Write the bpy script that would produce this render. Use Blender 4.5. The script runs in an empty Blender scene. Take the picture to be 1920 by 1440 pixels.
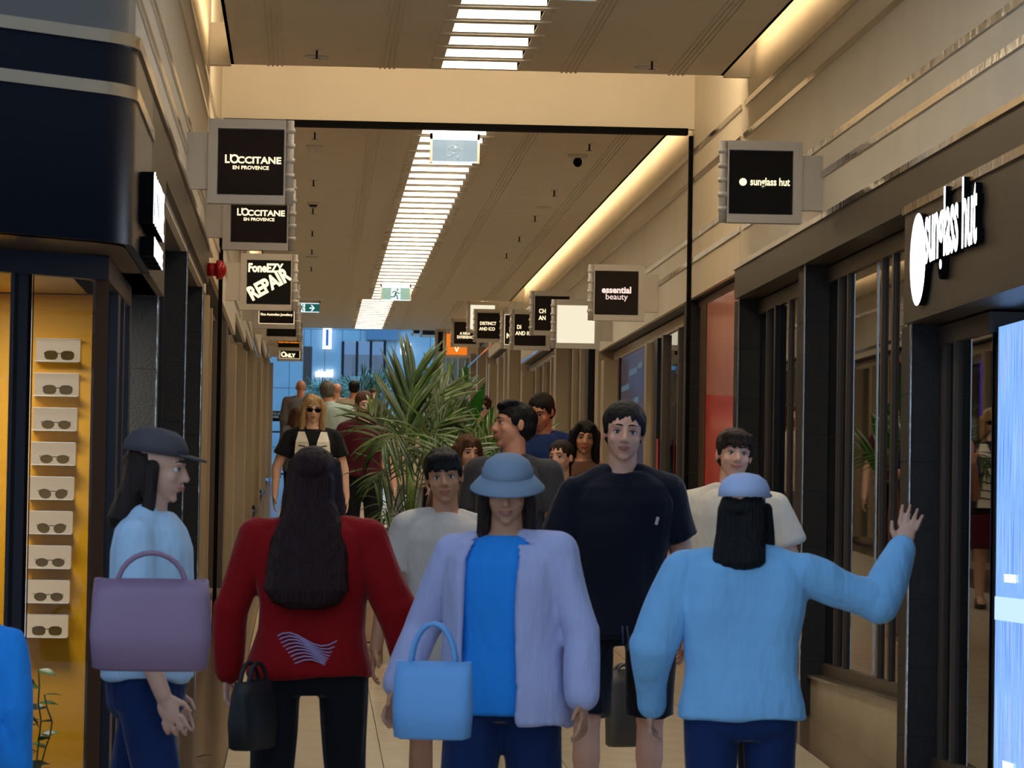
import bpy, bmesh, math, random
import numpy as np
from mathutils import Vector, Matrix, Euler, noise
random.seed(4)
SC = bpy.context.scene
COL = SC.collection

# ---------------------------------------------------------------- camera
F = 7000.0                      # focal length in pixels of the 1920x1440 frame
VPX, VPY = 572.0, 975.0         # where the level line down the arcade vanishes
ZC = 1.865                      # camera height over the ramp's foot
K = F/4300.0                    # depths below are written for a 4300 px lens and stretched by K
SLOPE = 0.0616/K                  # the paving climbs away from the street
def _cam_axes():
    yc = Vector(((VPX-960)/F, -(VPY-720)/F, -1)).normalized()
    r = math.radians(0.95)
    up = Vector((math.sin(r), math.cos(r), 0))
    up.z = -(up.x*yc.x+up.y*yc.y)/yc.z
    up.normalize()
    xc = yc.cross(up)
    return xc, yc, up
_xc, _yc, _zc = _cam_axes()
W2C = Matrix(((_xc.x, _yc.x, _zc.x), (_xc.y, _yc.y, _zc.y), (_xc.z, _yc.z, _zc.z)))
cam_d = bpy.data.cameras.new('camera')
cam = bpy.data.objects.new('camera', cam_d); COL.objects.link(cam)
cam_d.sensor_width = 36; cam_d.lens = 36*F/1920
cam_d.clip_start = 0.5; cam_d.clip_end = 300
cam.matrix_world = Matrix.Translation((0, 0, ZC)) @ W2C.transposed().to_4x4()
cam_d.dof.use_dof = True; cam_d.dof.focus_distance = 24.0; cam_d.dof.aperture_fstop = 14.0
SC.camera = cam
def at(X, Y, d):
    """point of the photograph (1920x1440 pixels) at distance d down the arcade"""
    v = W2C.transposed() @ Vector(((X-960)/F, -(Y-720)/F, -1))
    v = v*(d/v.y)
    return Vector((v.x, v.y, v.z+ZC))
def floor_z(y): return SLOPE*y

# ---------------------------------------------------------------- exposure, sky, large lights
SC.view_settings.view_transform = 'Standard'
SC.view_settings.look = 'None'
SC.view_settings.gamma = 1.0
SC.view_settings.use_curve_mapping = False
SC.view_settings.exposure = 0.0
wd = bpy.data.worlds.new('street_daylight'); SC.world = wd; wd.use_nodes = True
_n = wd.node_tree
_bg = _n.nodes['Background']
_bg.inputs[0].default_value = (0.52, 0.71, 1.0, 1)
_bg.inputs[1].default_value = 1.0
SC.cycles.max_bounces = 7
SC.cycles.diffuse_bounces = 4
SC.cycles.glossy_bounces = 4
SC.cycles.transmission_bounces = 6
SC.cycles.transparent_max_bounces = 8
SC.cycles.sample_clamp_indirect = 4.0
def area(name, loc, sx, sy, power, color, rot, spread=180):
    l = bpy.data.lights.new(name, 'AREA'); l.shape = 'RECTANGLE'; l.size = sx; l.size_y = sy
    l.energy = power; l.color = color; l.spread = math.radians(spread)
    o = bpy.data.objects.new(name, l); COL.objects.link(o)
    o.location = loc; o.rotation_euler = rot
    return o
SH = -0.043       # sideways set of the lowered ceilings
CW = 1.08           # centre line of the ceiling
WARM = (1.0, 0.68, 0.34)
for (ya, yb) in ((8.6, 14.5), (17.1, 23.6), (23.6, 30.1)):     # light strips hidden in the two wall coves
    ya *= K; yb *= K; L = yb-ya
    area('cove_light', (-0.50, (ya+yb)/2, ZC+3.08), 0.05, L, 2.3*L, WARM, (0, math.radians(62), 0))
    area('cove_light', (2.63, (ya+yb)/2, ZC+3.08), 0.05, L, 2.3*L, WARM, (0, math.radians(-62), 0))
area('cove_light', (1.12, 14.9*K, ZC+3.45), 3.2, 0.06, 48.0, (1.0, 0.78, 0.5), (math.radians(65), 0, 0))
for s in (-0.48, 2.64):
    area('cove_light', (s, 35.8*K, ZC+3.6), 0.05, 10.0*K, 60.0, WARM, (0, math.radians(62 if s < 1 else -62), 0))

# ---------------------------------------------------------------- helpers
def lin(c):
    return tuple(((v/255)/12.92 if v/255 <= 0.04045 else ((v/255+0.055)/1.055)**2.4) for v in c)
ORD = ['first', 'second', 'third', 'fourth', 'fifth', 'sixth', 'seventh', 'eighth', 'ninth', 'tenth', 'eleventh', 'twelfth', 'thirteenth', 'fourteenth', 'fifteenth', 'sixteenth', 'seventeenth', 'eighteenth', 'nineteenth']
def ordinal(n):
    if n < 20: return ORD[n-1]
    t = {2: 'twent', 3: 'thirt', 4: 'fort'}[n//10]
    return t+'ieth' if n % 10 == 0 else t+'y-'+ORD[n % 10-1]
def mat(name, rgb=(128, 128, 128), rough=0.5, metal=0.0, bump=0.0, scale=40.0, var=0.0, vscale=3.0,
        spec=0.5, emit=None, estr=0.0, stretch=(1, 1, 1), bdist=0.01, alpha=None, coat=0.0, sheen=0.0):
    m = bpy.data.materials.new(name); m.use_nodes = True
    nt = m.node_tree; b = nt.nodes['Principled BSDF']
    c = lin(rgb)+(1,)
    b.inputs['Base Color'].default_value = c
    b.inputs['Roughness'].default_value = rough
    b.inputs['Metallic'].default_value = metal
    b.inputs['Specular IOR Level'].default_value = spec
    if coat: b.inputs['Coat Weight'].default_value = coat; b.inputs['Coat Roughness'].default_value = 0.08
    if sheen: b.inputs['Sheen Weight'].default_value = sheen; b.inputs['Sheen Roughness'].default_value = 0.4
    if emit:
        b.inputs['Emission Color'].default_value = lin(emit)+(1,)
        b.inputs['Emission Strength'].default_value = estr
    if bump or var:
        tc = nt.nodes.new('ShaderNodeTexCoord'); mp = nt.nodes.new('ShaderNodeMapping')
        mp.inputs['Scale'].default_value = stretch
        nt.links.new(tc.outputs['Object'], mp.inputs[0])
    if bump:
        n = nt.nodes.new('ShaderNodeTexNoise'); n.inputs['Scale'].default_value = scale; n.inputs['Detail'].default_value = 4
        nt.links.new(mp.outputs[0], n.inputs[0])
        bu = nt.nodes.new('ShaderNodeBump'); bu.inputs['Strength'].default_value = bump; bu.inputs['Distance'].default_value = bdist
        nt.links.new(n.outputs[0], bu.inputs['Height']); nt.links.new(bu.outputs[0], b.inputs['Normal'])
    if var:
        n2 = nt.nodes.new('ShaderNodeTexNoise'); n2.inputs['Scale'].default_value = vscale; n2.inputs['Detail'].default_value = 5
        nt.links.new(mp.outputs[0], n2.inputs[0])
        r = nt.nodes.new('ShaderNodeValToRGB')
        r.color_ramp.elements[0].position = 0.3; r.color_ramp.elements[1].position = 0.72
        r.color_ramp.elements[0].color = tuple(max(0, v*(1-var)) for v in c[:3])+(1,)
        r.color_ramp.elements[1].color = tuple(min(1, v*(1+var)) for v in c[:3])+(1,)
        nt.links.new(n2.outputs[0], r.inputs[0]); nt.links.new(r.outputs[0], b.inputs['Base Color'])
    return m
def emat(name, rgb, strength):
    m = bpy.data.materials.new(name); m.use_nodes = True
    nt = m.node_tree; b = nt.nodes['Principled BSDF']
    b.inputs['Base Color'].default_value = (0.02, 0.02, 0.02, 1)
    b.inputs['Emission Color'].default_value = lin(rgb)+(1,); b.inputs['Emission Strength'].default_value = strength
    return m
def glass_mat(name, tint=(200, 210, 215), refl=0.12, dark=0.0):
    m = bpy.data.materials.new(name); m.use_nodes = True
    nt = m.node_tree; nt.nodes.remove(nt.nodes['Principled BSDF'])
    out = nt.nodes['Material Output']
    tr = nt.nodes.new('ShaderNodeBsdfTransparent'); tr.inputs[0].default_value = lin(tint)+(1,)
    gl = nt.nodes.new('ShaderNodeBsdfGlossy'); gl.inputs['Roughness'].default_value = 0.015
    gl.inputs[0].default_value = (0.9, 0.9, 0.9, 1)
    fr = nt.nodes.new('ShaderNodeFresnel'); fr.inputs[0].default_value = 1.5
    mx = nt.nodes.new('ShaderNodeMixShader')
    ad = nt.nodes.new('ShaderNodeMath'); ad.operation = 'ADD'; ad.inputs[1].default_value = refl; ad.use_clamp = True
    nt.links.new(fr.outputs[0], ad.inputs[0]); nt.links.new(ad.outputs[0], mx.inputs[0])
    nt.links.new(tr.outputs[0], mx.inputs[1]); nt.links.new(gl.outputs[0], mx.inputs[2])
    nt.links.new(mx.outputs[0], out.inputs[0])
    return m

class MB:
    def __init__(s): s.v = []; s.f = []; s.mi = []; s.sm = []
    def add(s, vs, fs, mi=0, sm=False):
        n = len(s.v); s.v += [tuple(v) for v in vs]
        s.f += [tuple(i+n for i in f) for f in fs]; s.mi += [mi]*len(fs); s.sm += [sm]*len(fs)
        return s
    def box(s, x0, x1, y0, y1, z0, z1, mi=0, M=None):
        vs = [Vector((x, y, z)) for x in (x0, x1) for y in (y0, y1) for z in (z0, z1)]
        if M: vs = [M @ v for v in vs]
        return s.add(vs, [(0, 1, 3, 2), (4, 6, 7, 5), (0, 4, 5, 1), (2, 3, 7, 6), (0, 2, 6, 4), (1, 5, 7, 3)], mi)
    def hexa(s, p, mi=0):      # 8 corner points: bottom 4 then top 4, both counter-clockwise
        return s.add(p, [(3, 2, 1, 0), (4, 5, 6, 7), (0, 1, 5, 4), (1, 2, 6, 5), (2, 3, 7, 6), (3, 0, 4, 7)], mi)
    def loft(s, rings, mi=0, sm=True, close=True):
        n = len(rings[0]); vs = [p for r in rings for p in r]; fs = []
        for k in range(len(rings)-1):
            for i in range(n):
                j = (i+1) % n
                fs.append((k*n+i, k*n+j, (k+1)*n+j, (k+1)*n+i))
        if close:
            fs.append(tuple(range(n-1, -1, -1))); fs.append(tuple((len(rings)-1)*n+i for i in range(n)))
        return s.add(vs, fs, mi, sm)
    def tube(s, p0, p1, r0, r1=None, n=12, mi=0, sm=True):
        p0 = Vector(p0); p1 = Vector(p1); r1 = r0 if r1 is None else r1
        d = (p1-p0).normalized(); a = d.orthogonal().normalized(); b = d.cross(a)
        R = []
        for p, r in ((p0, r0), (p1, r1)):
            R.append([p+(a*math.cos(t)+b*math.sin(t))*r for t in (2*math.pi*i/n for i in range(n))])
        return s.loft(R, mi, sm)
    def path(s, pts, rs, n=8, mi=0):
        pts = [Vector(p) for p in pts]; R = []; a = None
        for i, p in enumerate(pts):
            d = (pts[min(i+1, len(pts)-1)]-pts[max(i-1, 0)]).normalized()
            a = (a - d*a.dot(d)).normalized() if a else d.orthogonal().normalized()
            b = d.cross(a); r = rs[i] if hasattr(rs, '__len__') else rs
            R.append([p+(a*math.cos(t)+b*math.sin(t))*r for t in (2*math.pi*k/n for k in range(n))])
        return s.loft(R, mi)
    def ell(s, c, r, n=16, m=10, mi=0, R=None):
        c = Vector(c); rings = []
        for k in range(1, m):
            t = math.pi*k/m
            ring = [Vector((r[0]*math.sin(t)*math.cos(a), r[1]*math.sin(t)*math.sin(a), r[2]*math.cos(t))) for a in (2*math.pi*i/n for i in range(n))]
            rings.append([c+(R @ p if R else p) for p in ring])
        top = Vector((0, 0, r[2])); bot = Vector((0, 0, -r[2]))
        vs = [p for q in rings for p in q]+[c+(R @ top if R else top), c+(R @ bot if R else bot)]
        fs = []; N = len(rings)
        for k in range(N-1):
            for i in range(n):
                j = (i+1) % n; fs.append((k*n+i, (k+1)*n+i, (k+1)*n+j, k*n+j))
        for i in range(n):
            j = (i+1) % n; fs.append((N*n, i, j)); fs.append((N*n+1, (N-1)*n+j, (N-1)*n+i))
        return s.add(vs, fs, mi, True)
    def mesh(s, name, mats):
        me = bpy.data.meshes.new(name); me.from_pydata(s.v, [], s.f)
        for m in (mats if isinstance(mats, (list, tuple)) else [mats]): me.materials.append(m)
        me.polygons.foreach_set('material_index', s.mi); me.polygons.foreach_set('use_smooth', s.sm)
        me.update(); return me
    def build(s, name, mats, parent=None, loc=None):
        return link(name, s.mesh(name, mats), parent, loc)
def link(name, me, parent=None, loc=None):
    o = bpy.data.objects.new(name, me); COL.objects.link(o)
    if loc is not None: o.location = loc
    if parent is not None: o.parent = parent
    return o
def tag(o, label=None, cat=None, group=None, kind=None):
    if label: o['label'] = label
    if cat: o['category'] = cat
    if group: o['group'] = group
    if kind: o['kind'] = kind
    return o
def empty(name, loc=(0, 0, 0), label=None, cat=None, group=None, rz=0.0, kind=None):
    o = bpy.data.objects.new(name, None); COL.objects.link(o); o.location = loc; o.rotation_euler = (0, 0, rz)
    o.empty_display_size = 0.1
    return tag(o, label, cat, group, kind)
def struct(name, label=None):
    o = empty(name, (0, 0, 0), kind='structure')
    if label: o['label'] = label
    return o
def text_mesh(body, size, depth, mats, bold=0.0, sx=1.0, spacing=1.0, align='CENTER', res=3):
    """lettering as solid geometry: x along the line, y up, z out of the face (0..depth); face material 0, edge material 1"""
    cu = bpy.data.curves.new('lettering', 'FONT'); cu.body = body; cu.size = size
    cu.extrude = depth/2; cu.offset = bold; cu.align_x = align; cu.align_y = 'CENTER'
    cu.space_character = spacing; cu.resolution_u = res
    ob = bpy.data.objects.new('lettering', cu); COL.objects.link(ob)
    me = bpy.data.meshes.new_from_object(ob)
    bpy.data.objects.remove(ob); bpy.data.curves.remove(cu)
    me.transform(Matrix.Diagonal((sx, 1, 1, 1)) @ Matrix.Translation((0, 0, depth/2)))
    me.materials.clear()
    for m in mats: me.materials.append(m)
    if len(mats) > 1:
        for p in me.polygons: p.material_index = 0 if p.normal.z > 0.9 else 1
    for p in me.polygons: p.use_smooth = False
    return me

# ---------------------------------------------------------------- materials
M = {}
M['cream'] = mat('cream_wall_paint', (222, 211, 190), 0.55, bump=0.15, scale=120, var=0.04, vscale=2)
M['ceil'] = mat('ceiling_plaster', (222, 212, 194), 0.75, bump=0.1, scale=150, var=0.03)
M['lit'] = mat('light_box_white', (250, 244, 230), 0.6)
M['glow'] = emat('ceiling_light_panel', (255, 242, 222), 16.0)
M['chrome'] = mat('wavy_chrome_strip', (214, 208, 198), 0.16, 1.0, bump=0.5, scale=7)
M['fascia'] = mat('dark_satin_metal', (84, 76, 66), 0.42, 0.75, bump=0.12, scale=60, stretch=(1, 1, .1))
M['navy'] = mat('navy_satin_metal', (24, 34, 52), 0.33, 0.35, bump=0.06, scale=60, coat=0.2)
M['frame'] = mat('bronze_window_frame', (84, 75, 68), 0.42, 0.6, bump=0.05, scale=60)
M['framedk'] = mat('dark_window_frame', (34, 32, 34), 0.4, 0.6)
M['beige'] = mat('beige_aluminium_frame', (172, 154, 126), 0.45, 0.2, bump=0.05, scale=60)
M['blacktile'] = mat('black_stone_tile', (26, 26, 28), 0.6, bump=0.25, scale=90, var=0.2, vscale=20)
M['joint'] = mat('grey_tile_joint', (92, 90, 86), 0.8)
M['tilelt'] = mat('pale_floor_tile', (198, 184, 160), 0.26, bump=0.04, scale=20, var=0.06, vscale=5)
M['tiledk'] = mat('brown_striated_floor_stone', (112, 94, 76), 0.14, bump=0.1, scale=10, var=0.3, vscale=6, stretch=(0.7, 4, 1))
M['tilewall'] = mat('cream_wall_tile', (168, 152, 122), 0.25, var=0.08, vscale=3)
M['granite'] = mat('speckled_granite', (86, 76, 62), 0.25, var=0.5, vscale=70)
M['granitegrey'] = mat('speckled_grey_granite', (110, 124, 128), 0.25, var=0.5, vscale=70)
M['granitered'] = mat('speckled_red_granite', (98, 44, 44), 0.25, var=0.5, vscale=70)
M['black'] = mat('matt_black', (8, 8, 9), 0.8, spec=.1)
M['room'] = mat('dim_shop_wall', (52, 44, 38), 0.7, var=0.2)
M['glass'] = glass_mat('shop_glass', (225, 225, 225), 0.0)
M['glassdk'] = glass_mat('tinted_shop_glass', (120, 118, 115), 0.03)
M['yellow'] = mat('yellow_display_wall', (236, 174, 0), 0.5, bump=0.05, scale=60)
M['white'] = mat('white_paint', (232, 228, 220), 0.5)
M['silver'] = mat('brushed_aluminium_sign', (206, 199, 188), 0.55, 0.1, bump=0.1, scale=30, stretch=(1, 20, 1))
M['signblk'] = mat('dark_sign_face', (34, 24, 21), 0.6, spec=.2)
M['signblack'] = mat('black_sign_face', (12, 10, 10), 0.6, spec=.2)
M['txt'] = emat('warm_lit_letters', (255, 232, 186), 1.6)
M['txtwhite'] = emat('white_lit_letters', (245, 250, 255), 7.0)
# ================================================================ the building
XR, XL = 2.83, -0.67           # faces of the upper walls
XGR, XGL = 2.975, -0.80          # glass planes of the shop fronts
H1, H3 = 2.94, 3.45             # ceiling heights above the camera
def Z(h): return ZC+h

# floor: a ramp of real tiles -------------------------------------------------
fl = MB()
def ramp(mb, x0, x1, y0, y1, t0, t1, mi=0):
    p = [(x0, y0, floor_z(y0)+t0), (x1, y0, floor_z(y0)+t0), (x1, y1, floor_z(y1)+t0), (x0, y1, floor_z(y1)+t0),
         (x0, y0, floor_z(y0)+t1), (x1, y0, floor_z(y0)+t1), (x1, y1, floor_z(y1)+t1), (x0, y1, floor_z(y1)+t1)]
    mb.hexa(p, mi)
ramp(fl, -8, 12, 2.0, 112, -0.25, -0.012)
floor = tag(fl.build('floor', M['joint']), kind='structure')
ANG = math.atan(SLOPE)
cols = [(-1.25, -0.364, 'tiledk'), (-0.364, 0.40, 'tilelt'), (0.40, 1.29, 'tilelt'), (1.29, 2.18, 'tilelt'), (2.18, 2.60, 'tilelt'), (2.60, 3.2, 'tiledk')]
for (x0, x1, mk) in cols:
    dk = mk == 'tiledk'
    L = 0.45 if dk else 0.9
    mb = MB(); mb.box(x0+0.002, x1-0.002, 0.002, L-0.002, -0.012, 0.0)
    me = mb.mesh('floor_tile', M[mk])
    y = 9.0; yend = 38.0 if dk else 50.0
    while y < yend-1e-3:
        o = link('floor_tile', me, floor, (0, y, floor_z(y))); o.rotation_euler = (ANG, 0, 0)
        y += L
    mb = MB()
    while y < 110:
        ramp(mb, x0+0.002, x1-0.002, y+0.002, y+L-0.002, -0.012, 0.0); y += L
    tag(mb.build('floor_tiles_far', M[mk], floor), kind='stuff')
mb = MB()
for k in range(14):
    for (a, b) in ((-7, -1.25), (3.2, 11.5)):
        n = 6
        for q in range(n):
            xa = a+(b-a)*q/n; xb = a+(b-a)*(q+1)/n
            ramp(mb, xa+.003, xb-.003, (68+k*3)+.003, (68+k*3+3)-.003, -0.012, 0.0)
tag(mb.build('floor_tiles_court', M['tilelt'], floor), kind='stuff')
mb = MB()
for q in range(8):
    for k in range(4):
        ramp(mb, -7+q*2+.003, -5+q*2-.003, 2.5+k*1.6+.003, 2.5+(k+1)*1.6-.003, -0.012, 0.0)
tag(mb.build('floor_tiles_street', M['tilelt'], floor), kind='stuff')

# ceilings: plaster slabs, ladder of light slots ------------------------------
def ceiling_bay(y0, y1, h, first):
    """slab with a ladder of recessed light slots along the centre"""
    root = struct('ceiling'); root.location.x = SH
    near = y0 < 10; mid = y0 < 20
    y0 *= K; y1 *= K; first *= K
    z0, z1 = Z(h), Z(h)+0.05
    s0, s1 = 0.87, 1.36
    mb = MB()
    mb.box(-0.49, s0, y0, y1, z0, z1); mb.box(s1, 2.71, y0, y1, z0, z1)
    mb.box(-0.49, -0.47, y0, y1, z0, z1+0.07); mb.box(2.69, 2.71, y0, y1, z0, z1+0.07)
    mb.build('ceiling_slab', M['ceil'], root)
    pitch = 0.37*K; W_ = .235*K; y = first
    ys = []
    while y+0.32 < y1: ys.append(y); y += pitch
    bar = MB(); bar.box(s0, s1, 0, pitch-W_, 0, 0.05); bar.box(s0-.07, s1+.07, 0.02, 0.05, -0.012, 0.0)
    bar.box(s0-.07, s0-.055, 0.05, pitch-0.03, -0.006, 0); bar.box(s1+.055, s1+.07, 0.05, pitch-0.03, -0.006, 0)
    bme = bar.mesh('ceiling_slat', M['ceil'])
    lb = MB(); lb.box(-.245, .245, 0, W_, .13, .15, 0)
    lb.box(-.25, -.245, 0, W_, .0, .13, 1); lb.box(.245, .25, 0, W_, .0, .13, 1)
    lb.box(-.245, .245, 0, .004, .0, .13, 1); lb.box(-.245, .245, W_-.004, W_, .0, .13, 1)
    lme = bpy.data.meshes.get('ceiling_light') or lb.mesh('ceiling_light', [M['glow'], M['lit']])
    for iy, yy in enumerate(ys):
        link('ceiling_slat', bme, root, (0, yy-(pitch-W_), z0))
        o = link('ceiling_light', lme, None, ((s0+s1)/2+SH, yy, z0+0.001))
        tag(o, 'bright slot in the %s ceiling ladder, %s from its near end' % ('nearest' if near else 'middle' if mid else 'farthest', ordinal(iy+1)) if iy < len(ys)-1 else 'last bright slot, at the far end of the %s ceiling ladder' % ('nearest' if near else 'middle' if mid else 'farthest'), 'ceiling light',
            'light slots in the %s ceiling' % ('near' if near else 'middle' if mid else 'far'))
    e = MB(); e.box(s0, s1, ys[-1]+W_, y1, z0, z1)
    if ys[0]-(pitch-W_) > y0: e.box(s0, s1, y0, ys[0]-(pitch-W_), z0, z1)
    e.build('ceiling_slab', M['ceil'], root)
    rb = MB()
    for xc_ in (-0.205, 0.52, 1.70, 2.40):
        for k in range(4):
            rb.box(xc_-0.045+k*0.03-0.006, xc_-0.045+k*0.03+0.006, y0, y1, z0-0.008, z0)
    rb.build('ceiling_moulding', M['ceil'], root)
    return root
ceiling_bay(8.5, 14.83, H1, 14.56-0.37*16)
ceiling_bay(16.95, 30.3, H1, 17.1)
ceiling_bay(30.3, 41.2, H3, 30.55)
ro = struct('ceiling')                       # roof deck over the lowered ceilings, with drops between the bays
mb = MB()
mb.box(-3.2, 5.2, 8.45*K, 41.2*K, Z(4.0), Z(4.15))
mb.box(XL-0.2, XR+0.2, 30.3*K, 30.3*K+.06, Z(H1), Z(4.0))
mb.box(XL-0.2, XR+0.2, 41.2*K, 41.2*K+.08, Z(H3), Z(4.0))
mb.box(XL-0.2, XR+0.2, 8.45*K, 8.5*K, Z(H1), Z(4.0))
mb.build('roof_deck', M['ceil'], ro)
hd = struct('trim_1')                        # cream face behind the cross slot, shutter track beneath it
mb = MB(); mb.box(XL, XR, 16.9*K, 16.95*K, Z(2.945), Z(4.0)); mb.build('bulkhead_panel', M['cream'], hd)
mb = MB(); mb.box(XL+.02, XR-.05, 16.86*K, 16.93*K, Z(2.90), Z(2.945)); mb.build('shutter_track', M['black'], hd)
for s in (1, -1):
    mb = MB(); xx = XR if s > 0 else XL
    mb.box(xx-.03*s, xx-.001*s, 16.92*K, 16.96*K, 0.9, Z(2.9)); mb.build('shutter_guide', M['black'], hd)
mb = MB()
for (a, b) in ((XL, -0.49+SH), (2.71+SH, XR)):
    mb.box(a, b, 14.78*K, 14.83*K, Z(2.925), Z(3.2)); 
mb.build('cove_end', M['cream'], hd)

# upper walls, in real panels with chrome strips -------------------------------
STR = (2.77, 2.56, 2.13, 1.96)
def upper_wall(side, segs, pitch0, pitch, ytop):
    segs = [(p*K, q*K, h) for (p, q, h) in segs]; pitch0 *= K; pitch *= K
    x = XR if side > 0 else XL
    root = struct('wall_right' if side > 0 else 'wall_left')
    core = MB()
    for (y0, y1, b) in segs:
        core.box(*sorted((x+.03*side, x+.22*side)), y0, y1, Z(b), Z(4.0 if y0 < 41*K else 5.5))
    core.build('wall_core', M['joint'], root)
    ed = [pitch0+pitch*k for k in range(30)]
    for (y0, y1, b) in segs:
        cuts = sorted(set([y0]+[e for e in ed if y0+.05 < e < y1-.05]+[y1]))
        for a, c in zip(cuts, cuts[1:]):
            mb = MB(); mb.box(*sorted((x, x+.03*side)), a+.0015, c-.0015, Z(b), Z(3.98 if y0 < 41*K else 5.5)); mb.build('wall_panel', M['cream'], root)
    for h in STR:
        for k, (a, c) in enumerate(((8.3, 14.9), (15.0, 22.3), (22.31, 30.2))):
            if h < 2.0 and k == 2: continue
            a *= K; c *= K
            mb = MB(); mb.box(*sorted((x-.012*side, x+.002*side)), a, c, Z(h-.018), Z(h+.018)); mb.build('chrome_strip', M['chrome'], root)
    for h in (2.75, 3.05):
        mb = MB(); mb.box(*sorted((x-.012*side, x+.002*side)), 30.4*K, 41*K, Z(h-.018), Z(h+.018)); mb.build('chrome_strip', M['chrome'], root)
    return root
segR = [(8.4, 15.02, 1.66), (15.02, 22.3, 1.69), (22.3, 30.5, 2.12), (30.5, 36.0, 2.6), (36.0, 41.5, 3.04), (41.5, 52.0, 3.9)]
segL = [(8.6, 14.9, 1.45), (14.9, 21.0, 1.68), (21.0, 24.6, 1.89), (24.6, 28.0, 2.05), (28, 32.5, 2.32), (32.5, 37.2, 2.62), (37.2, 41.8, 2.93)]
WR = upper_wall(1, segR, 8.4, 2.2, 41)
WL = upper_wall(-1, segL, 8.6, 2.2, 41)
# dark fascia band under the near cream wall, both sides
mb = MB(); mb.box(XR-.03, XR+.3, 8.3*K, 15.03*K, Z(1.50), Z(1.69)); mb.build('fascia', M['fascia'], WR)
mb = MB(); mb.box(XR-.045, XR+.1, 8.3*K, 15.03*K, Z(1.69), Z(1.72)); mb.build('chrome_strip', M['chrome'], WR)
mb = MB(); mb.box(XR-.04, XR+.3, 6.2*K, 10.68*K, Z(.965), Z(1.475)); mb.build('fascia', M['fascia'], WR)
mb = MB(); mb.box(XR-.055, XR+.1, 6.2*K, 10.68*K, Z(1.475), Z(1.515)); mb.build('chrome_strip', M['chrome'], WR)
mb = MB(); mb.box(XR+.02, XR+.5, 3.0*K, 8.39*K, Z(.965), Z(6)); mb.build('wall_core', M['cream'], WR)
mb = MB(); mb.box(XL-.3, XL+.03, 9.2*K, 14.6*K, Z(1.49), Z(1.69)); mb.build('fascia', M['fascia'], WL)
mb = MB(); mb.box(XL-.1, XL+.045, 9.2*K, 14.9*K, Z(1.69), Z(1.72)); mb.build('chrome_strip', M['chrome'], WL)
mb = MB(); mb.box(XL-.3, XL+.03, 9.2*K, 10.15*K, Z(.975), Z(1.49)); mb.build('fascia', M['fascia'], WL)

# pillars of black stone tiles ---------------------------------------------------
def pillar(side, d, ztop, wall, w=0.14, l=0.30, zbot=None, face=M['blacktile'], chrome=True):
    d *= K
    x0, x1 = (XR+.0, XR+w) if side > 0 else (XL-w, XL)
    if zbot is None: zbot = floor_z(d)
    core = MB(); core.box(x0+.006, x1-.006, d+.006, d+l-.004, zbot, Z(ztop)-.001)
    c = core.build('pillar', M['joint'], wall)
    z = Z(ztop); k = 0
    tm = None
    while z > zbot+.02:
        zb = max(z-.322, zbot)
        mb = MB(); mb.box(x0, x1, d, d+.006, zb+.0015, z-.0015)
        xs = x0 if side > 0 else x1
        mb.box(*sorted((xs, xs+.006*side)), d+.007, d+l, zb+.0015, z-.0015)
        mb.build('stone_tile', face, c); z = zb
    if chrome:
        mb = MB(); xs = (XR if side > 0 else XL)
        mb.box(*sorted((xs-.006*side, xs+.0*side)), d-.004, d+.03, zbot, Z(ztop)); mb.build('edge_trim', M['chrome'], c)
    return c
for (d, zt) in ((10.68, .965), (13.0, 1.50), (15.0, 1.50), (17.05, 1.69)): pillar(1, d, zt, WR)
for (d, zt) in ((10.15, .975), (12.5, 1.49), (14.4, 1.49)): pillar(-1, d, zt, WL, w=.13)

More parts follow.
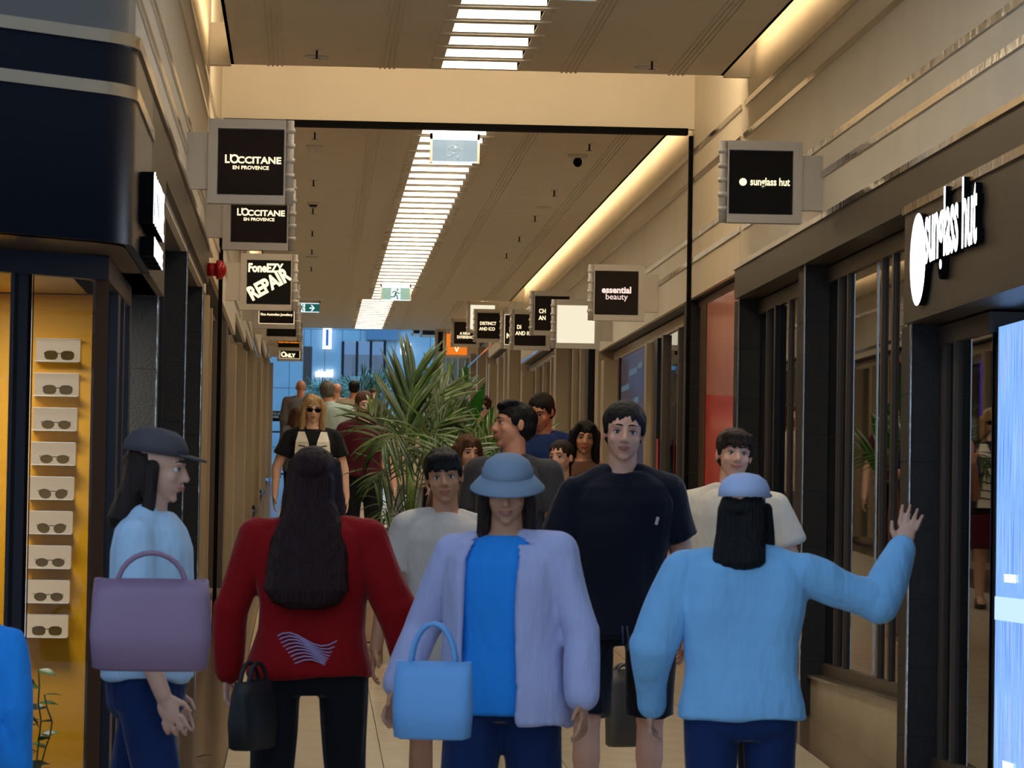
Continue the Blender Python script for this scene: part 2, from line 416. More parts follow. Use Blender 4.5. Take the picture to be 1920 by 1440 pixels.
# shop fronts: sill, header, mullions, panes -----------------------------------
wn = [0]
def shopfront(side, y0, y1, ztop, zsill, mulls, fm, gm, base, sillm=None, xg=None, head=.09, mw=.05, md=.045):
    wn[0] += 1
    y0 *= K; y1 *= K
    mulls = [((m_[0]*K, m_[1]*K)+tuple(m_[2:]) if isinstance(m_, tuple) else m_*K) for m_ in mulls]
    root = struct('window_%d' % wn[0])
    xg = xg if xg is not None else (XGR if side > 0 else XGL)
    lo = lambda a, b: sorted((xg+a*side, xg+b*side))
    mb = MB(); mb.box(*lo(-md/2, md/2+.2), y0, y1, Z(ztop)-head, Z(ztop)); mb.build('window_header', fm, root)
    mb = MB(); mb.box(*lo(-md/2-.01, md/2), y0, y1, Z(zsill), Z(zsill)+.07); mb.build('window_rail', fm, root)
    for m_ in mulls:
        m0, wid, dep, mt = (m_ if isinstance(m_, tuple) else (m_, mw, md, fm))
        mb = MB(); mb.box(*lo(-dep/2, dep/2), m0-wid/2, m0+wid/2, Z(zsill)+.07, Z(ztop)-head); mb.build('mullion', mt, root)
    cuts = sorted([y0]+[(m_[0] if isinstance(m_, tuple) else m_) for m_ in mulls]+[y1])
    for a, b in zip(cuts, cuts[1:]):
        if b-a > .12:
            mb = MB(); mb.box(*lo(-.005, .005), a+.01, b-.01, Z(zsill)+.07, Z(ztop)-head); mb.build('window_pane', gm, root)
    # base wall in tiles down to the ramp
    xb = xg-.09*side
    if Z(zsill) > floor_z(y0)+.03:
        k = 0; y = y0
        while y < y1-.01:
            yb = min(y+.62, y1); p = []
            for (yy, zz) in ((y+.0015, None), (yb-.0015, None)):
                pass
            xa, xc2 = sorted((xb, xb+.05*side))
            ya, yc = y+.0015, yb-.0015
            za, zc2 = min(floor_z(ya), Z(zsill)-.03), min(floor_z(yc), Z(zsill)-.03)
            mb = MB(); zt = Z(zsill)-.012
            mb.hexa([(xa, ya, za), (xc2, ya, za), (xc2, yc, zc2), (xa, yc, zc2), (xa, ya, zt), (xc2, ya, zt), (xc2, yc, zt), (xa, yc, zt)])
            mb.build('wall_tile', base, root); y = yb
        mb = MB(); mb.box(*sorted((xb-.02*side, xg+.04*side)), y0, y1, Z(zsill)-.012, Z(zsill)+.004); mb.build('window_sill', sillm or M['granite'], root)
    return root
def dR(X, x=XGR): return F*x/(X-VPX)
def dL(X, x=XGL): return F*x/(X-VPX)
FR, BG, DK = M['frame'], M['beige'], M['framedk']
shopfront(1, 9.87, 10.67, .955, -1.13, [10.6, 10.4], FR, M['glass'], M['tilewall'])
shopfront(1, 6.25, 8.95, .955, -1.13, [8.9, 7.6, 6.3], FR, M['glassdk'], M['tilewall'])
shopfront(1, 10.9, 12.99, 1.49, -.835, [12.72, 12.5, (11.89, .02, .02, M['chrome']), 11.75, 11.53], FR, M['glassdk'], M['tilewall'])
shopfront(1, 13.3, 14.99, 1.49, -.835, [14.72, (14.37, .05, .08, DK), 14.03, 13.78], FR, M['glassdk'], M['tilewall'])
br = mat('brown_anodised_frame', (92, 62, 38), 0.4, 0.5)
shopfront(1, 15.2, 17.04, 1.68, -.80, [(16.8, .25, .05, br)], br, M['glass'], M['tilewall'], xg=2.925, head=.05)
shopfront(1, 17.35, 22.1, 1.67, -.45, [(21.95, .2, .3, BG), (21.62, .1, .08, DK), (19.82, .12, .10, BG), (19.3, .18, .08, DK), (18.95, .1, .08, FR), (18.2, .06, .06, FR), 17.5], BG, M['glass'], M['tilewall'])
shopfront(1, 22.3, 26.4, 2.10, -.20, [(22.4, .25, .3, BG), 23.2, (23.9, .2, .12, DK), (24.6, .1, .1, BG), (25.3, .1, .1, BG), (26.2, .25, .3, BG)], BG, M['glass'], M['tilewall'])
shopfront(1, 26.4, 30.5, 2.10, .05, [(26.9, .2, .14, M['framedk']), (27.6, .1, .1, BG), (28.5, .1, .1, BG), (29.4, .1, .1, BG), (30.3, .25, .3, BG)], BG, M['glassdk'], M['tilewall'])
shopfront(1, 30.5, 36.0, 2.58, .38, [(31.3, .15, .12, BG), (32.3, .3, .3, BG), (33.3, .2, .25, BG), (34.4, .2, .25, BG), (35.8, .25, .3, BG)], BG, M['glassdk'], M['tilewall'])
shopfront(1, 36.0, 41.4, 3.02, .72, [(36.9, .2, .2, BG), (38.3, .3, .3, BG), (40.0, .3, .3, BG), (41.2, .3, .3, BG)], BG, M['glassdk'], M['tilewall'])
shopfront(1, 41.5, 52.0, 3.88, 1.4, [(43.2, .4, .3, BG), (45.0, .3, .3, BG), (47., .3, .3, BG), (49.2, .3, .3, BG), (51.6, .6, .35, BG)], BG, M['glassdk'], M['tilewall'])
# left side
shopfront(-1, 10.45, 12.49, 1.47, -.965, [10.6, 10.9, 11.5, 12.3], DK, M['glassdk'], M['tilewall'])
shopfront(-1, 12.8, 14.39, 1.47, -.96, [13.0, 13.5, 14.2], DK, M['glassdk'], M['tilewall'])
shopfront(-1, 14.7, 21.0, 1.66, -.62, [(15.2, .2, .2, DK), (16.2, .1, .2, BG), (17.2, .1, .16, BG), (18.4, .3, .3, M['frame']), (19.4, .1, .1, BG), (20.8, .25, .3, BG)], BG, M['glassdk'], M['granite'])
shopfront(-1, 21.0, 24.6, 1.87, -.38, [(21.6, .1, .12, BG), (22.5, .1, .12, BG), (23.5, .1, .12, BG), (24.4, .25, .3, BG)], BG, M['glass'], M['granitered'], M['granitered'])
shopfront(-1, 24.6, 28.0, 2.03, -.16, [(25.4, .1, .15, BG), (26.2, .1, .15, BG), (27.0, .1, .15, BG), (27.8, .25, .3, BG)], BG, M['glass'], M['granitegrey'])
shopfront(-1, 28.0, 32.5, 2.30, .12, [(28.8, .2, .2, BG), (29.7, .2, .2, BG), (30.6, .2, .2, BG), (31.4, .2, .2, BG), (32.3, .3, .3, BG)], BG, M['glassdk'], M['granite'])
shopfront(-1, 32.5, 37.2, 2.60, .40, [(33.4, .2, .2, BG), (34.3, .2, .2, BG), (35.2, .2, .2, BG), (36.1, .2, .2, BG), (37.0, .3, .3, BG)], BG, M['glassdk'], M['granite'])
shopfront(-1, 37.2, 41.8, 2.91, .68, [(38.2, .25, .25, BG), (39.2, .25, .25, BG), (40.3, .25, .25, BG), (41.5, .4, .35, BG)], BG, M['glassdk'], M['granite'])
# rooms behind the glass
rm = struct('wall_back')
mb = MB()
mb.box(4.6, 4.75, 5.0*K, 52.0*K, 0, Z(5.5)); mb.box(-3.3, -3.15, 10.5*K, 41.8*K, 0, Z(4.0))
for y in (10.98, 15.15, 17.2, 22.2, 26.45, 30.5, 36.1, 41.5, 52.0):
    mb.box(XGR+.12, 4.6, y*K-.04, y*K+.04, 0, Z(4.0 if y < 41.4 else 5.5))
for y in (10.3, 14.65, 21.0, 24.6, 28.0, 32.5, 37.2, 41.8):
    mb.box(-3.2, XGL-.12, y*K-.04, y*K+.04, 0, Z(4.0))
for (y0, y1, b) in segR[1:]: mb.box(XGR+.1, 4.6, y0*K, y1*K, Z(b), Z(b)+.05)
mb.box(XGR+.1, 4.6, 5*K, 15.02*K, Z(1.51), Z(1.55))
for (y0, y1, b) in segL: mb.box(-3.2, XGL-.1, (y0 if y0 > 9 else 10.3)*K, y1*K, Z(b), Z(b)+.05)
mb.build('shop_partitions', M['room'], rm)
# ================================================================ corner shop on the left
U = Vector((-0.72, -0.694, 0)).normalized(); NRM = Vector((0.694, -0.72, 0)).normalized()
C0 = Vector((XL, 8.25*K, 0)); RAD = 0.34
def corner_path(o, yend, tend, y_start=None, n=9):
    """plan line of the shop's street face: along the arcade wall, round the corner, along the street; o = offset outwards"""
    x = XL+o
    s = (o-NRM.x*o)/NRM.y
    P = Vector((x, C0.y+s, 0))
    if o < -0.2:
        return [Vector((x, yend, 0)), P, P+U*tend]
    r = RAD+o; ang = math.acos((-U).dot(Vector((0, 1, 0)))); t = r*math.tan(ang/2)
    A = P+Vector((0, t, 0)); ce = A+Vector((-r, 0, 0)); pts = [Vector((x, yend, 0)), A]
    for k in range(1, n): 
        a = -ang*k/n
        pts.append(ce+Vector((r*math.cos(a), r*math.sin(a), 0)))
    pts.append(P+U*t); pts.append(P+U*tend)
    return pts
def ribbon(mb, o, th, z0, z1, yend, tend):
    a = corner_path(o, yend, tend, n=20)
    b = [Vector((p.x-th, p.y, 0)) if i < 2 else p-Vector((p.x-(XL+o-RAD-o), p.y-a[1].y, 0)).normalized()*th if i < len(a)-2 else p-NRM*th for i, p in enumerate(a)]
    n = len(a)
    def strip(P, Q, za, zb, sm):
        vs = [(p.x, p.y, za) for p in P]+[(p.x, p.y, zb) for p in Q]
        mb.add(vs, [(i, i+1, n+i+1, n+i) for i in range(n-1)], 0, sm)
    strip(a, a, z0, z1, True); strip(b, b, z0, z1, True); strip(a, b, z0, z0, False); strip(a, b, z1, z1, False)
corner = struct('wall_corner', 'curved grey facade of the yellow corner shop, fascia coloured like a dark blue reflection')
def rib(name, m, *a):
    mb = MB(); ribbon(mb, *a)
    o = mb.build(name, m, corner)
    return o
YE = 9.2*K
M['greywall'] = mat('blue_grey_rendered_wall', (104, 103, 100), 0.45, bump=0.05, scale=50)
M['fascia_refl'] = mat('satin_metal_blue_reflection', (28, 36, 54), 0.3, 0.8, bump=.04, scale=60)  # grey satin fascia; the street's dark blue reflection is put into its colour
rib('wall_panel', M['greywall'], 0.0, 0.15, Z(1.735), Z(6.0), 8.61*K, 6)
rib('chrome_strip', M['chrome'], 0.045, 0.1, Z(1.69), Z(1.735), YE, 6)
rib('fascia', M['fascia_refl'], 0.03, 0.15, Z(1.55), Z(1.69), YE, 6)
rib('chrome_strip', M['chrome'], 0.04, 0.1, Z(1.505), Z(1.55), YE, 6)
rib('fascia', M['fascia_refl'], 0.03, 0.15, Z(.98), Z(1.505), YE, 6)
# soffit under the fascia
a = corner_path(0.0, 10.1*K, 6, n=16)
mb = MB()
ic = Vector((-1.25, 10.1*K, 0)); ip = Vector((-1.25, 9.15*K, 0)); ie = a[-1]-NRM*.9
inner = [ic]+[ip]*(len(a)-2)+[ie]
n_ = len(a)
for dz_ in (0, .02):
    mb.add([(p.x, p.y, Z(.975)+dz_) for p in a]+[(p.x, p.y, Z(.975)+dz_) for p in inner], [(i, i+1, n_+i+1, n_+i) for i in range(n_-1)], 0)
mb.build('soffit', mat('bronze_soffit', (120, 92, 52), 0.35, 0.5, bump=.05), corner)
# shop front frame set back from the corner
CP = Vector((-0.75, 8.6*K, 0))
def seg(mb, p, q, th, z0, z1, side=1):
    d = (q-p).normalized(); n = Vector((d.y, -d.x, 0))*th*side
    mb.hexa([(p.x, p.y, z0), (p.x+n.x, p.y+n.y, z0), (q.x+n.x, q.y+n.y, z0), (q.x, q.y, z0), (p.x, p.y, z1), (p.x+n.x, p.y+n.y, z1), (q.x+n.x, q.y+n.y, z1), (q.x, q.y, z1)])
wn[0] += 1
w1 = struct('window_%d' % wn[0])
bl = mat('blue_grey_window_frame', (50, 52, 60), 0.4, 0.3)
mb = MB(); seg(mb, CP, CP+U*3, .07, Z(.885), Z(.972)); mb.build('window_header', bl, w1)
mb = MB(); mb.box(CP.x-.07, CP.x, CP.y, 9.72*K, Z(.885), Z(.972)); mb.build('window_header', M['frame'], w1)
mb = MB(); mb.box(CP.x-.08, CP.x-.01, CP.y+.12, 9.72*K, Z(.93), Z(.975)); mb.build('window_header', M['framedk'], w1)
gp = CP+Vector((-.055, 0.03, 0))+U*.045
def post(t, w, dp, m, z0=None, nm='mullion'):
    p = CP+U*t+Vector((0, .03, 0)); mb = MB(); seg(mb, p, p+U*w, dp, z0 or floor_z(12), Z(.885)); return mb.build(nm, m, w1)
post(0.0, .065, .015, br)
for (t0, w, m) in ((.371, .018, M['black']), (.389, .045, bl), (.434, .02, M['framedk']), (1.9, .1, bl)): post(t0, w, .022, m)
mb = MB(); seg(mb, CP+U*.065+Vector((0, .045, 0)), CP+U*.371+Vector((0, .045, 0)), -.01, floor_z(12), Z(.885)); mb.build('window_pane', M['glass'], w1)
mb = MB(); seg(mb, CP+U*.454+Vector((0, .06, 0)), CP+U*1.9+Vector((0, .06, 0)), -.01, floor_z(12), Z(.885)); mb.build('window_pane', M['glass'], w1)
for (y, w) in ((9.12, .18), (9.72, .15), (9.4, .1)):
    mb = MB(); mb.box(CP.x-.075, CP.x-.005, y*K, y*K+w, floor_z(12), Z(.93)); mb.build('mullion', bl, w1)
mb = MB(); mb.box(CP.x-.045, CP.x-.035, CP.y+.1, 9.72*K, floor_z(12), Z(.93)); mb.build('window_pane', M['glassdk'], w1)
# yellow shop behind
YW = 10.2*K
yr = struct('wall_yellow')
mb = MB()
mb.box(-5.5, -.815, YW, YW+.05, floor_z(12)-.2, Z(.98));
mb.box(-5.5, -1.95, YW-.9, YW-.85, floor_z(12)-.2, Z(1.2)) if False else None
mb.build('display_wall', M['yellow'], yr)
mb = MB(); q_ = [CP+Vector((-.12, .15, 0)), Vector((-.82, YW, 0)), Vector((-5.5, YW, 0)), CP+U*5.2+Vector((-.1, .3, 0))]
mb.hexa([(p.x, p.y, Z(.985)) for p in q_]+[(p.x, p.y, Z(1.0)) for p in q_]); mb.build('shop_ceiling', M['yellow'], yr)

area('shop_ceiling_lamp', (-1.5, 9.6*K, Z(.97)), 0.8, 0.5, 52, (1.0, .92, .74), (0, 0, 0))
area('shop_ceiling_lamp', (-3.2, 9.5*K, Z(.97)), 0.8, 0.5, 30, (1.0, .92, .74), (0, 0, 0))
# lit display niches with sunglasses
boxlit = emat('backlit_niche_panel', (255, 226, 186), 0.9)
sgm = [mat('smoke_brown_lens', (96, 78, 40), .15), mat('dark_frame', (40, 34, 26), .3)]
def sunglasses_mesh(k):
    mb = MB(); sh = k % 3
    for s in (-1, 1):
        n = 20; ring = []
        for i in range(n):
            t = 2*math.pi*i/n; cx, cz = math.cos(t), math.sin(t)
            if sh == 0: px = .027*cx; pz = .020*cz*(1.0 if cz < 0 else .75)
            elif sh == 1: px = .028*math.copysign(abs(cx)**.7, cx); pz = .019*math.copysign(abs(cz)**.75, cz)
            else: px = .026*cx+s*.004*cz; pz = .024*cz*(1.0 if cz < 0 else .7)
            ring.append((s*.036+px, pz))
        mb.loft([[Vector((x, -.001, z)) for x, z in ring], [Vector((x, .001, z)) for x, z in ring]], 0, False)
        for i in range(n):
            a, b = ring[i], ring[(i+1) % n]; mb.tube((a[0], 0, a[1]), (b[0], 0, b[1]), .0016, n=5, mi=1)
        mb.tube((s*.063, 0, .012), (s*.066, .07, .006), .0018, n=5, mi=1)
        mb.tube((s*.066, .07, .006), (s*.064, .10, -.016), .0018, n=5, mi=1)
    mb.tube((-.011, 0, .008), (.011, 0, .008), .002, n=5, mi=1)
    return mb.mesh('sunglasses', sgm)
sgme = [sunglasses_mesh(k) for k in range(3)]
kinds = ['square dark-framed', 'square dark-framed', 'round-lensed', 'round-lensed', 'teardrop metal', 'teardrop metal', 'round metal', 'small round', 'small wide']
ordn = ['top', 'second', 'third', 'fourth', 'fifth', 'sixth', 'seventh', 'eighth', 'ninth']
for k in range(9):
    P0 = at(70-k*2.9, 633.5+65.0*k, 10.1*K); P1 = at(146-k*2.9, 633.5+65.0*k+42.5, 10.1*K)
    zt, zb = P0.z, P1.z; x0, x1 = P0.x-.015, P1.x
    t = empty('display_niche', ((x0+x1)/2, YW-.05, zb), 'backlit white niche on the yellow wall, %s from the top of its column' % ordn[k] if k else 'topmost backlit white niche in the column on the yellow wall', 'display shelf', 'backlit niches on the yellow wall')
    cx = (x0+x1)/2; h = zt-zb; w = (x1-x0)/2
    mb = MB(); mb.box(-w, w, .035, .05, 0, h); mb.build('back_panel', boxlit, t)
    mb = MB(); mb.box(-w, w, -.05, .05, -.004, 0); mb.box(-w, w, -.02, .05, h, h+.003); mb.build('shelf_rim', M['white'], t)
    s = link('sunglasses', sgme[[1, 1, 0, 0, 2, 2, 0, 0, 1][k]], None, (cx+.008, YW-.052, zb+.0262)); s.rotation_euler = (0, 0, .12)
    tag(s, '%s sunglasses on the %s niche of the yellow display wall' % (kinds[k], ordn[k]), 'sunglasses', 'sunglasses shown on the yellow wall')
# second column, glimpsed left of the mullion, and a shelf of bottles
sh = empty('wall_shelf', (-1.95, YW-.3, floor_z(16)), 'pale shelving with bottles seen left of the dark window post', 'shelf')
for i, hgt in enumerate((.9, 1.28, 1.66, 2.04)):
    mb = MB(); mb.box(-.5, .28, 0, .3, hgt, hgt+.025); mb.build('shelf_board', M['white'], sh)
mb = MB(); mb.box(-.5, -.48, 0, .3, .2, 2.2); mb.box(.26, .28, 0, .3, .2, 2.2); mb.build('side_panel', M['white'], sh)
bcol = [(230, 190, 150), (240, 225, 200), (200, 120, 60), (235, 215, 120)]
bmats = [mat('bottle_%s' % n, c, .15, coat=.4) for n, c in zip(('peach', 'cream', 'amber', 'yellow'), bcol)]
bi = 0
for i, hgt in enumerate((.9, 1.28, 1.66)):
    for j in range(5):
        mb = MB(); r = .028; hh = .12+.03*((i+j) % 3)
        mb.loft([[Vector((q*math.cos(t), q*math.sin(t), z)) for t in (2*math.pi*a_/12 for a_ in range(12))] for q, z in ((r, 0), (r, hh*.7), (r*.45, hh*.82), (r*.4, hh*.86))], 0)
        b_ = link('bottle', mb.mesh('bottle', bmats[(i*2+j) % 4]), None, (-1.95+.2-j*.09, YW-.2, floor_z(16)+hgt+.026))
        c_ = MB(); c_.tube((0, 0, hh*.86), (0, 0, hh), r*.5, n=10); c_.build('cap', M['black'], b_)
        tag(b_, 'small %s bottle, %s from the right on the %s shelf of the yellow shop' % (('peach', 'cream', 'amber', 'yellow')[(i*2+j) % 4], ordn[j] if j else 'first', ('lowest', 'middle', 'upper')[i]), 'bottle', 'bottles on the pale shelving')
# trailing plant inside the window
LEAF = mat('pothos_leaf', (64, 110, 34), .35, var=.3, vscale=8); STEM = mat('green_stem', (92, 116, 50), .5)
def leaf_mesh(name, L, W, m):
    mb = MB(); n = 6; vs = []; fs = []
    for i in range(n+1):
        t = i/n; w = W*math.sin(math.pi*min(t*1.02, 1))**.8*(1-.35*t)
        z = .15*L*math.sin(t*2.2)
        vs += [(t*L, -w, z+.1*w), (t*L, 0, z-.15*w), (t*L, w, z+.1*w)]
    for i in range(n):
        a = i*3; fs += [(a, a+3, a+4, a+1), (a+1, a+4, a+5, a+2)]
    mb.add(vs, fs, 0, True); return mb.mesh(name, m)
lfm = leaf_mesh('leaf', .10, .032, LEAF)
pl = empty('trailing_plant', at(56, 1440, 9.4*K), 'leafy green trailing plant inside the yellow window, low left', 'plant')
rr = random.Random(5)
base = pl.location
pot = MB(); pot.loft([[Vector((q*math.cos(t), q*math.sin(t), z)) for t in (2*math.pi*a_/16 for a_ in range(16))] for q, z in ((.10, -.42), (.14, -.12), (.145, -.12), (.13, -.14))], 0); pot.build('pot', M['white'], pl)
for vi, (dx, top) in enumerate(((-.03, .47), (.03, .40), (.06, .30), (0, .34), (-.07, .42))):
    pts = [Vector((0, 0, -.14))]
    for i in range(1, 9):
        t = i/8; pts.append(Vector((dx*1.3*math.sin(t*2.2)+rr.uniform(-.01, .01), -.03*t, -.14+(top+.14)*t)))
    mb = MB(); mb.path(pts, .0035, n=5); mb.build('stem', STEM, pl)
    for i in range(1, 9):
        o = link('leaf', lfm, pl, pts[i]); a = rr.choice([0, math.pi])+rr.uniform(-.9, .9)
        o.rotation_euler = (rr.uniform(-.6, .6), rr.uniform(-.2, .9), a); s = rr.uniform(.7, 1.15); o.scale = (s, s, s)
# fascia lettering of the left shop and of the one on the right
side_lm = [M['txtwhite'], M['black']]
def wall_text(name, body, x, y0, z0, h, length, depth, side, label, cat='sign', bold=0.0):
    me = text_mesh(body, 1.0, .01, side_lm, bold)
    xs = [v.co.x for v in me.vertices]; ys = [v.co.y for v in me.vertices]
    sx = length/(max(xs)-min(xs)); sy = h/(max(ys)-min(ys)); mx = (max(xs)+min(xs))/2
    me.transform(Matrix.Translation((0, -min(ys)*sy, 0)) @ Matrix.Diagonal((sx, sy, depth/.01, 1)) @ Matrix.Translation((-mx, 0, 0)))
    # local x runs along the arcade, y up, z out of the wall
    if side > 0: R = Matrix(((0, 0, -1), (-1, 0, 0), (0, 1, 0)))     # right wall: reads towards the camera
    else: R = Matrix(((0, 0, 1), (1, 0, 0), (0, 1, 0)))
    me.transform(R.to_4x4())
    o = link(name, me, None, (x, y0, z0))
    return tag(o, label, cat) if label else o
fx = XL+.031
t = empty('fascia_sign', (fx, 8.9*K, Z(.98)), 'white glowing raised letters in two lines on the left shop fascia', 'sign')
o1 = wall_text('lettering', "L'OCCITANE", 0, 0, .12, .20, .62*K, .052, -1, None, bold=.01); o1.parent = t
o2 = wall_text('lettering', 'EN PROVENCE', 0, .03, .005, .075, .5*K, .052, -1, None, bold=.01); o2.parent = t
fx = XR-.041
t = empty('fascia_sign', (fx, 9.85*K, Z(1.0)), 'big white glowing circle and letters on the dark fascia at right', 'sign')
mb = MB(); n = 40
r_ = .21
ring = [Vector((0, r_*1.0*math.cos(2*math.pi*i/n), r_*math.sin(2*math.pi*i/n))) for i in range(n)]
c_ = Vector((0, 10.33*K-9.85*K, .23))
mb.loft([[c_+p for p in ring], [c_+p+Vector((-.03, 0, 0)) for p in ring]], 1, False)
mb.add([c_+p+Vector((-.0305, 0, 0)) for p in ring], [tuple(range(n))], 0)
mb.build('disc', side_lm, t)
o1 = wall_text('lettering', 'sunglass hut', 0, -.06, .10, .40, .80*K, .03, 1, None, bold=.018); o1.parent = t
# LED wall in the shop window at right
led = bpy.data.materials.new('led_screen_picture'); led.use_nodes = True
nt = led.node_tree; b_ = nt.nodes['Principled BSDF']; b_.inputs['Base Color'].default_value = (0, 0, 0, 1); b_.inputs['Roughness'].default_value = .3
tc = nt.nodes.new('ShaderNodeTexCoord'); mp = nt.nodes.new('ShaderNodeMapping'); mp.inputs['Scale'].default_value = (1, 26, .5)
nz = nt.nodes.new('ShaderNodeTexNoise'); nz.inputs['Scale'].default_value = 5; nz.inputs['Detail'].default_value = 8
cr = nt.nodes.new('ShaderNodeValToRGB'); e = cr.color_ramp.elements
e[0].position = .3; e[0].color = lin((60, 110, 190))+(1,); e[1].position = .75; e[1].color = lin((205, 225, 255))+(1,)
q = e.new(.5); q.color = lin((110, 160, 240))+(1,); q = e.new(.58); q.color = lin((150, 200, 225))+(1,); q = e.new(.66); q.color = lin((175, 160, 235))+(1,)
nt.links.new(tc.outputs['Object'], mp.inputs[0]); nt.links.new(mp.outputs[0], nz.inputs[0]); nt.links.new(nz.outputs[0], cr.inputs[0])
nt.links.new(cr.outputs[0], b_.inputs['Emission Color']); b_.inputs['Emission Strength'].default_value = 1.3
sx_ = 2.985
y_ = K*F/K*sx_/(1875-VPX)/K*K if False else F*sx_/(1876-VPX)
ls = empty('video_screen', (sx_, y_-.91, Z(-1.06)), 'tall bright blue-white video screen behind the right shop window', 'screen')
mb = MB(); mb.box(0, .06, -.55, .9, .0, 1.945); mb.build('screen_panel', led, ls)
mb = MB(); mb.box(-.002, .065, .9, .915, .0, 1.945); mb.build('screen_edge', M['frame'], ls)
scr = emat('screen_caption', (225, 240, 255), 1.6)
mb = MB(); mb.box(-.004, 0, -.55, .9, .68, .78); mb.build('caption_band', emat('screen_band', (170, 200, 245), 1.5), ls)
for (zz, s) in ((.86, .05), (.07, .045)):
    me = text_mesh('THE ICONS', s, .004, [scr], .0, align='CENTER')
    me.transform(Matrix(((0, 0, -1), (-1, 0, 0), (0, 1, 0))).to_4x4())
    link('lettering', me, ls, (-.004, .55, zz))
# small display pegs on the shop's side panel
pg = empty('peg_display', (3.20, 10.62*K-.05, Z(-1.06)), 'brown side panel with small metal display pegs in the right window', 'display')
mb = MB(); mb.box(0, .5, 0, .03, 0, 1.93); mb.build('panel', M['frame'], pg)
for k in range(10):
    z = 1.83-k*.145
    mb = MB(); mb.box(.005, .06, -.10, 0, z, z+.008); mb.box(.005, .06, -.10, -.095, z, z+.014); mb.build('peg', M['chrome'], pg)
# poster behind glass (pink over red) and the blue one further on
pr = mat('pink_poster_print', (216, 130, 112), .25, var=.06, coat=.3); rd = mat('red_poster_print', (226, 44, 30), .25, var=.08, coat=.3)
po = empty('window_poster', (2.893, 24.8, Z(-.7)), 'pink and red window poster between the black pillars', 'poster')
mb = MB(); ya, yb = 0, 2.2
zs = (0, 1.40, 1.66, 2.27)
mb.hexa([(0, ya, 0), (.02, ya, 0), (.02, yb, 0), (0, yb, 0), (0, ya, 1.57), (.02, ya, 1.57), (.02, yb, 1.66), (0, yb, 1.66)], 1)
mb.hexa([(0, ya, 1.57), (.02, ya, 1.57), (.02, yb, 1.66), (0, yb, 1.66), (0, ya, 2.32), (.02, ya, 2.32), (.02, yb, 2.32), (0, yb, 2.32)], 0)
mb.build('printed_sheet', [pr, rd], po)
me = text_mesh('thisl', .16, .003, [M['white']], 0, align='LEFT'); me.transform(Matrix(((0, 0, -1), (-1, 0, 0), (0, 1, 0))).to_4x4()); link('lettering', me, po, (-.003, .42, .97))
bp = mat('blue_poster_print', (60, 66, 122), .3, var=.15, coat=.2); bw = emat('pale_blue_print', (110, 160, 190), .25)
po = empty('window_poster', (XGR-.03, 33.7, Z(-.35)), 'dark blue window poster with pale dashes beyond the red one', 'poster')
mb = MB(); mb.box(0, .02, -1.2, 1.3, 0, 1.92); mb.build('printed_sheet', bp, po)
for (y, z, w) in ((.4, 1.6, .8), (-.4, 1.72, .8), (-.6, 1.45, .5), (.3, 1.38, .7), (.6, 1.15, .5), (-.9, 1.75, .4)):
    mb = MB(); mb.hexa([(-.002, y, z), (.0, y, z), (.0, y+w, z+.0), (-.002, y+w, z), (-.002, y, z+.05), (0, y, z+.05), (0, y+w, z+.05), (-.002, y+w, z+.05)]); mb.build('dash', bw, po)
# coloured strip lights in two left shops
for (X_, y, c, nm, s) in ((0, 22.8, (90, 60, 230), 'purple', 2.2), (0, 24.1, (150, 90, 220), 'violet', 1.0), (0, 27.3, (90, 190, 210), 'teal', 1.2)):
    o = empty('neon_tube', (XGL-.02, y*K, Z(-.28 if y < 25 else -.05)), '%s upright light strip inside a left-hand shop window' % nm, 'light')
    mb = MB(); mb.tube((0, 0, .0), (0, 0, 2.0 if y < 25 else 1.9), .02, n=8); mb.build('tube', emat(nm+'_light', c, s), o)
    mb = MB(); mb.box(-.05, -.02, -.03, .03, 0, 2.0); mb.build('backing', M['black'], o)
sof = emat('purple_lit_soffit', (110, 80, 210), .35)
# red beacon on the left wall
bc = empty('alarm_beacon', (XL, 14.4*K, Z(1.56)), 'red round alarm beacon sticking out of the left wall', 'alarm')
redm = mat('red_plastic', (186, 22, 20), .3)
mb = MB(); mb.tube((0.03, 0, 0), (.085, 0, 0), .042, n=20); mb.build('mount', redm, bc)
mb = MB(); mb.tube((.085, 0, 0), (.12, 0, 0), .06, n=20); mb.ell((.12, 0, 0), (.03, .05, .05)); mb.build('lens', redm, bc)

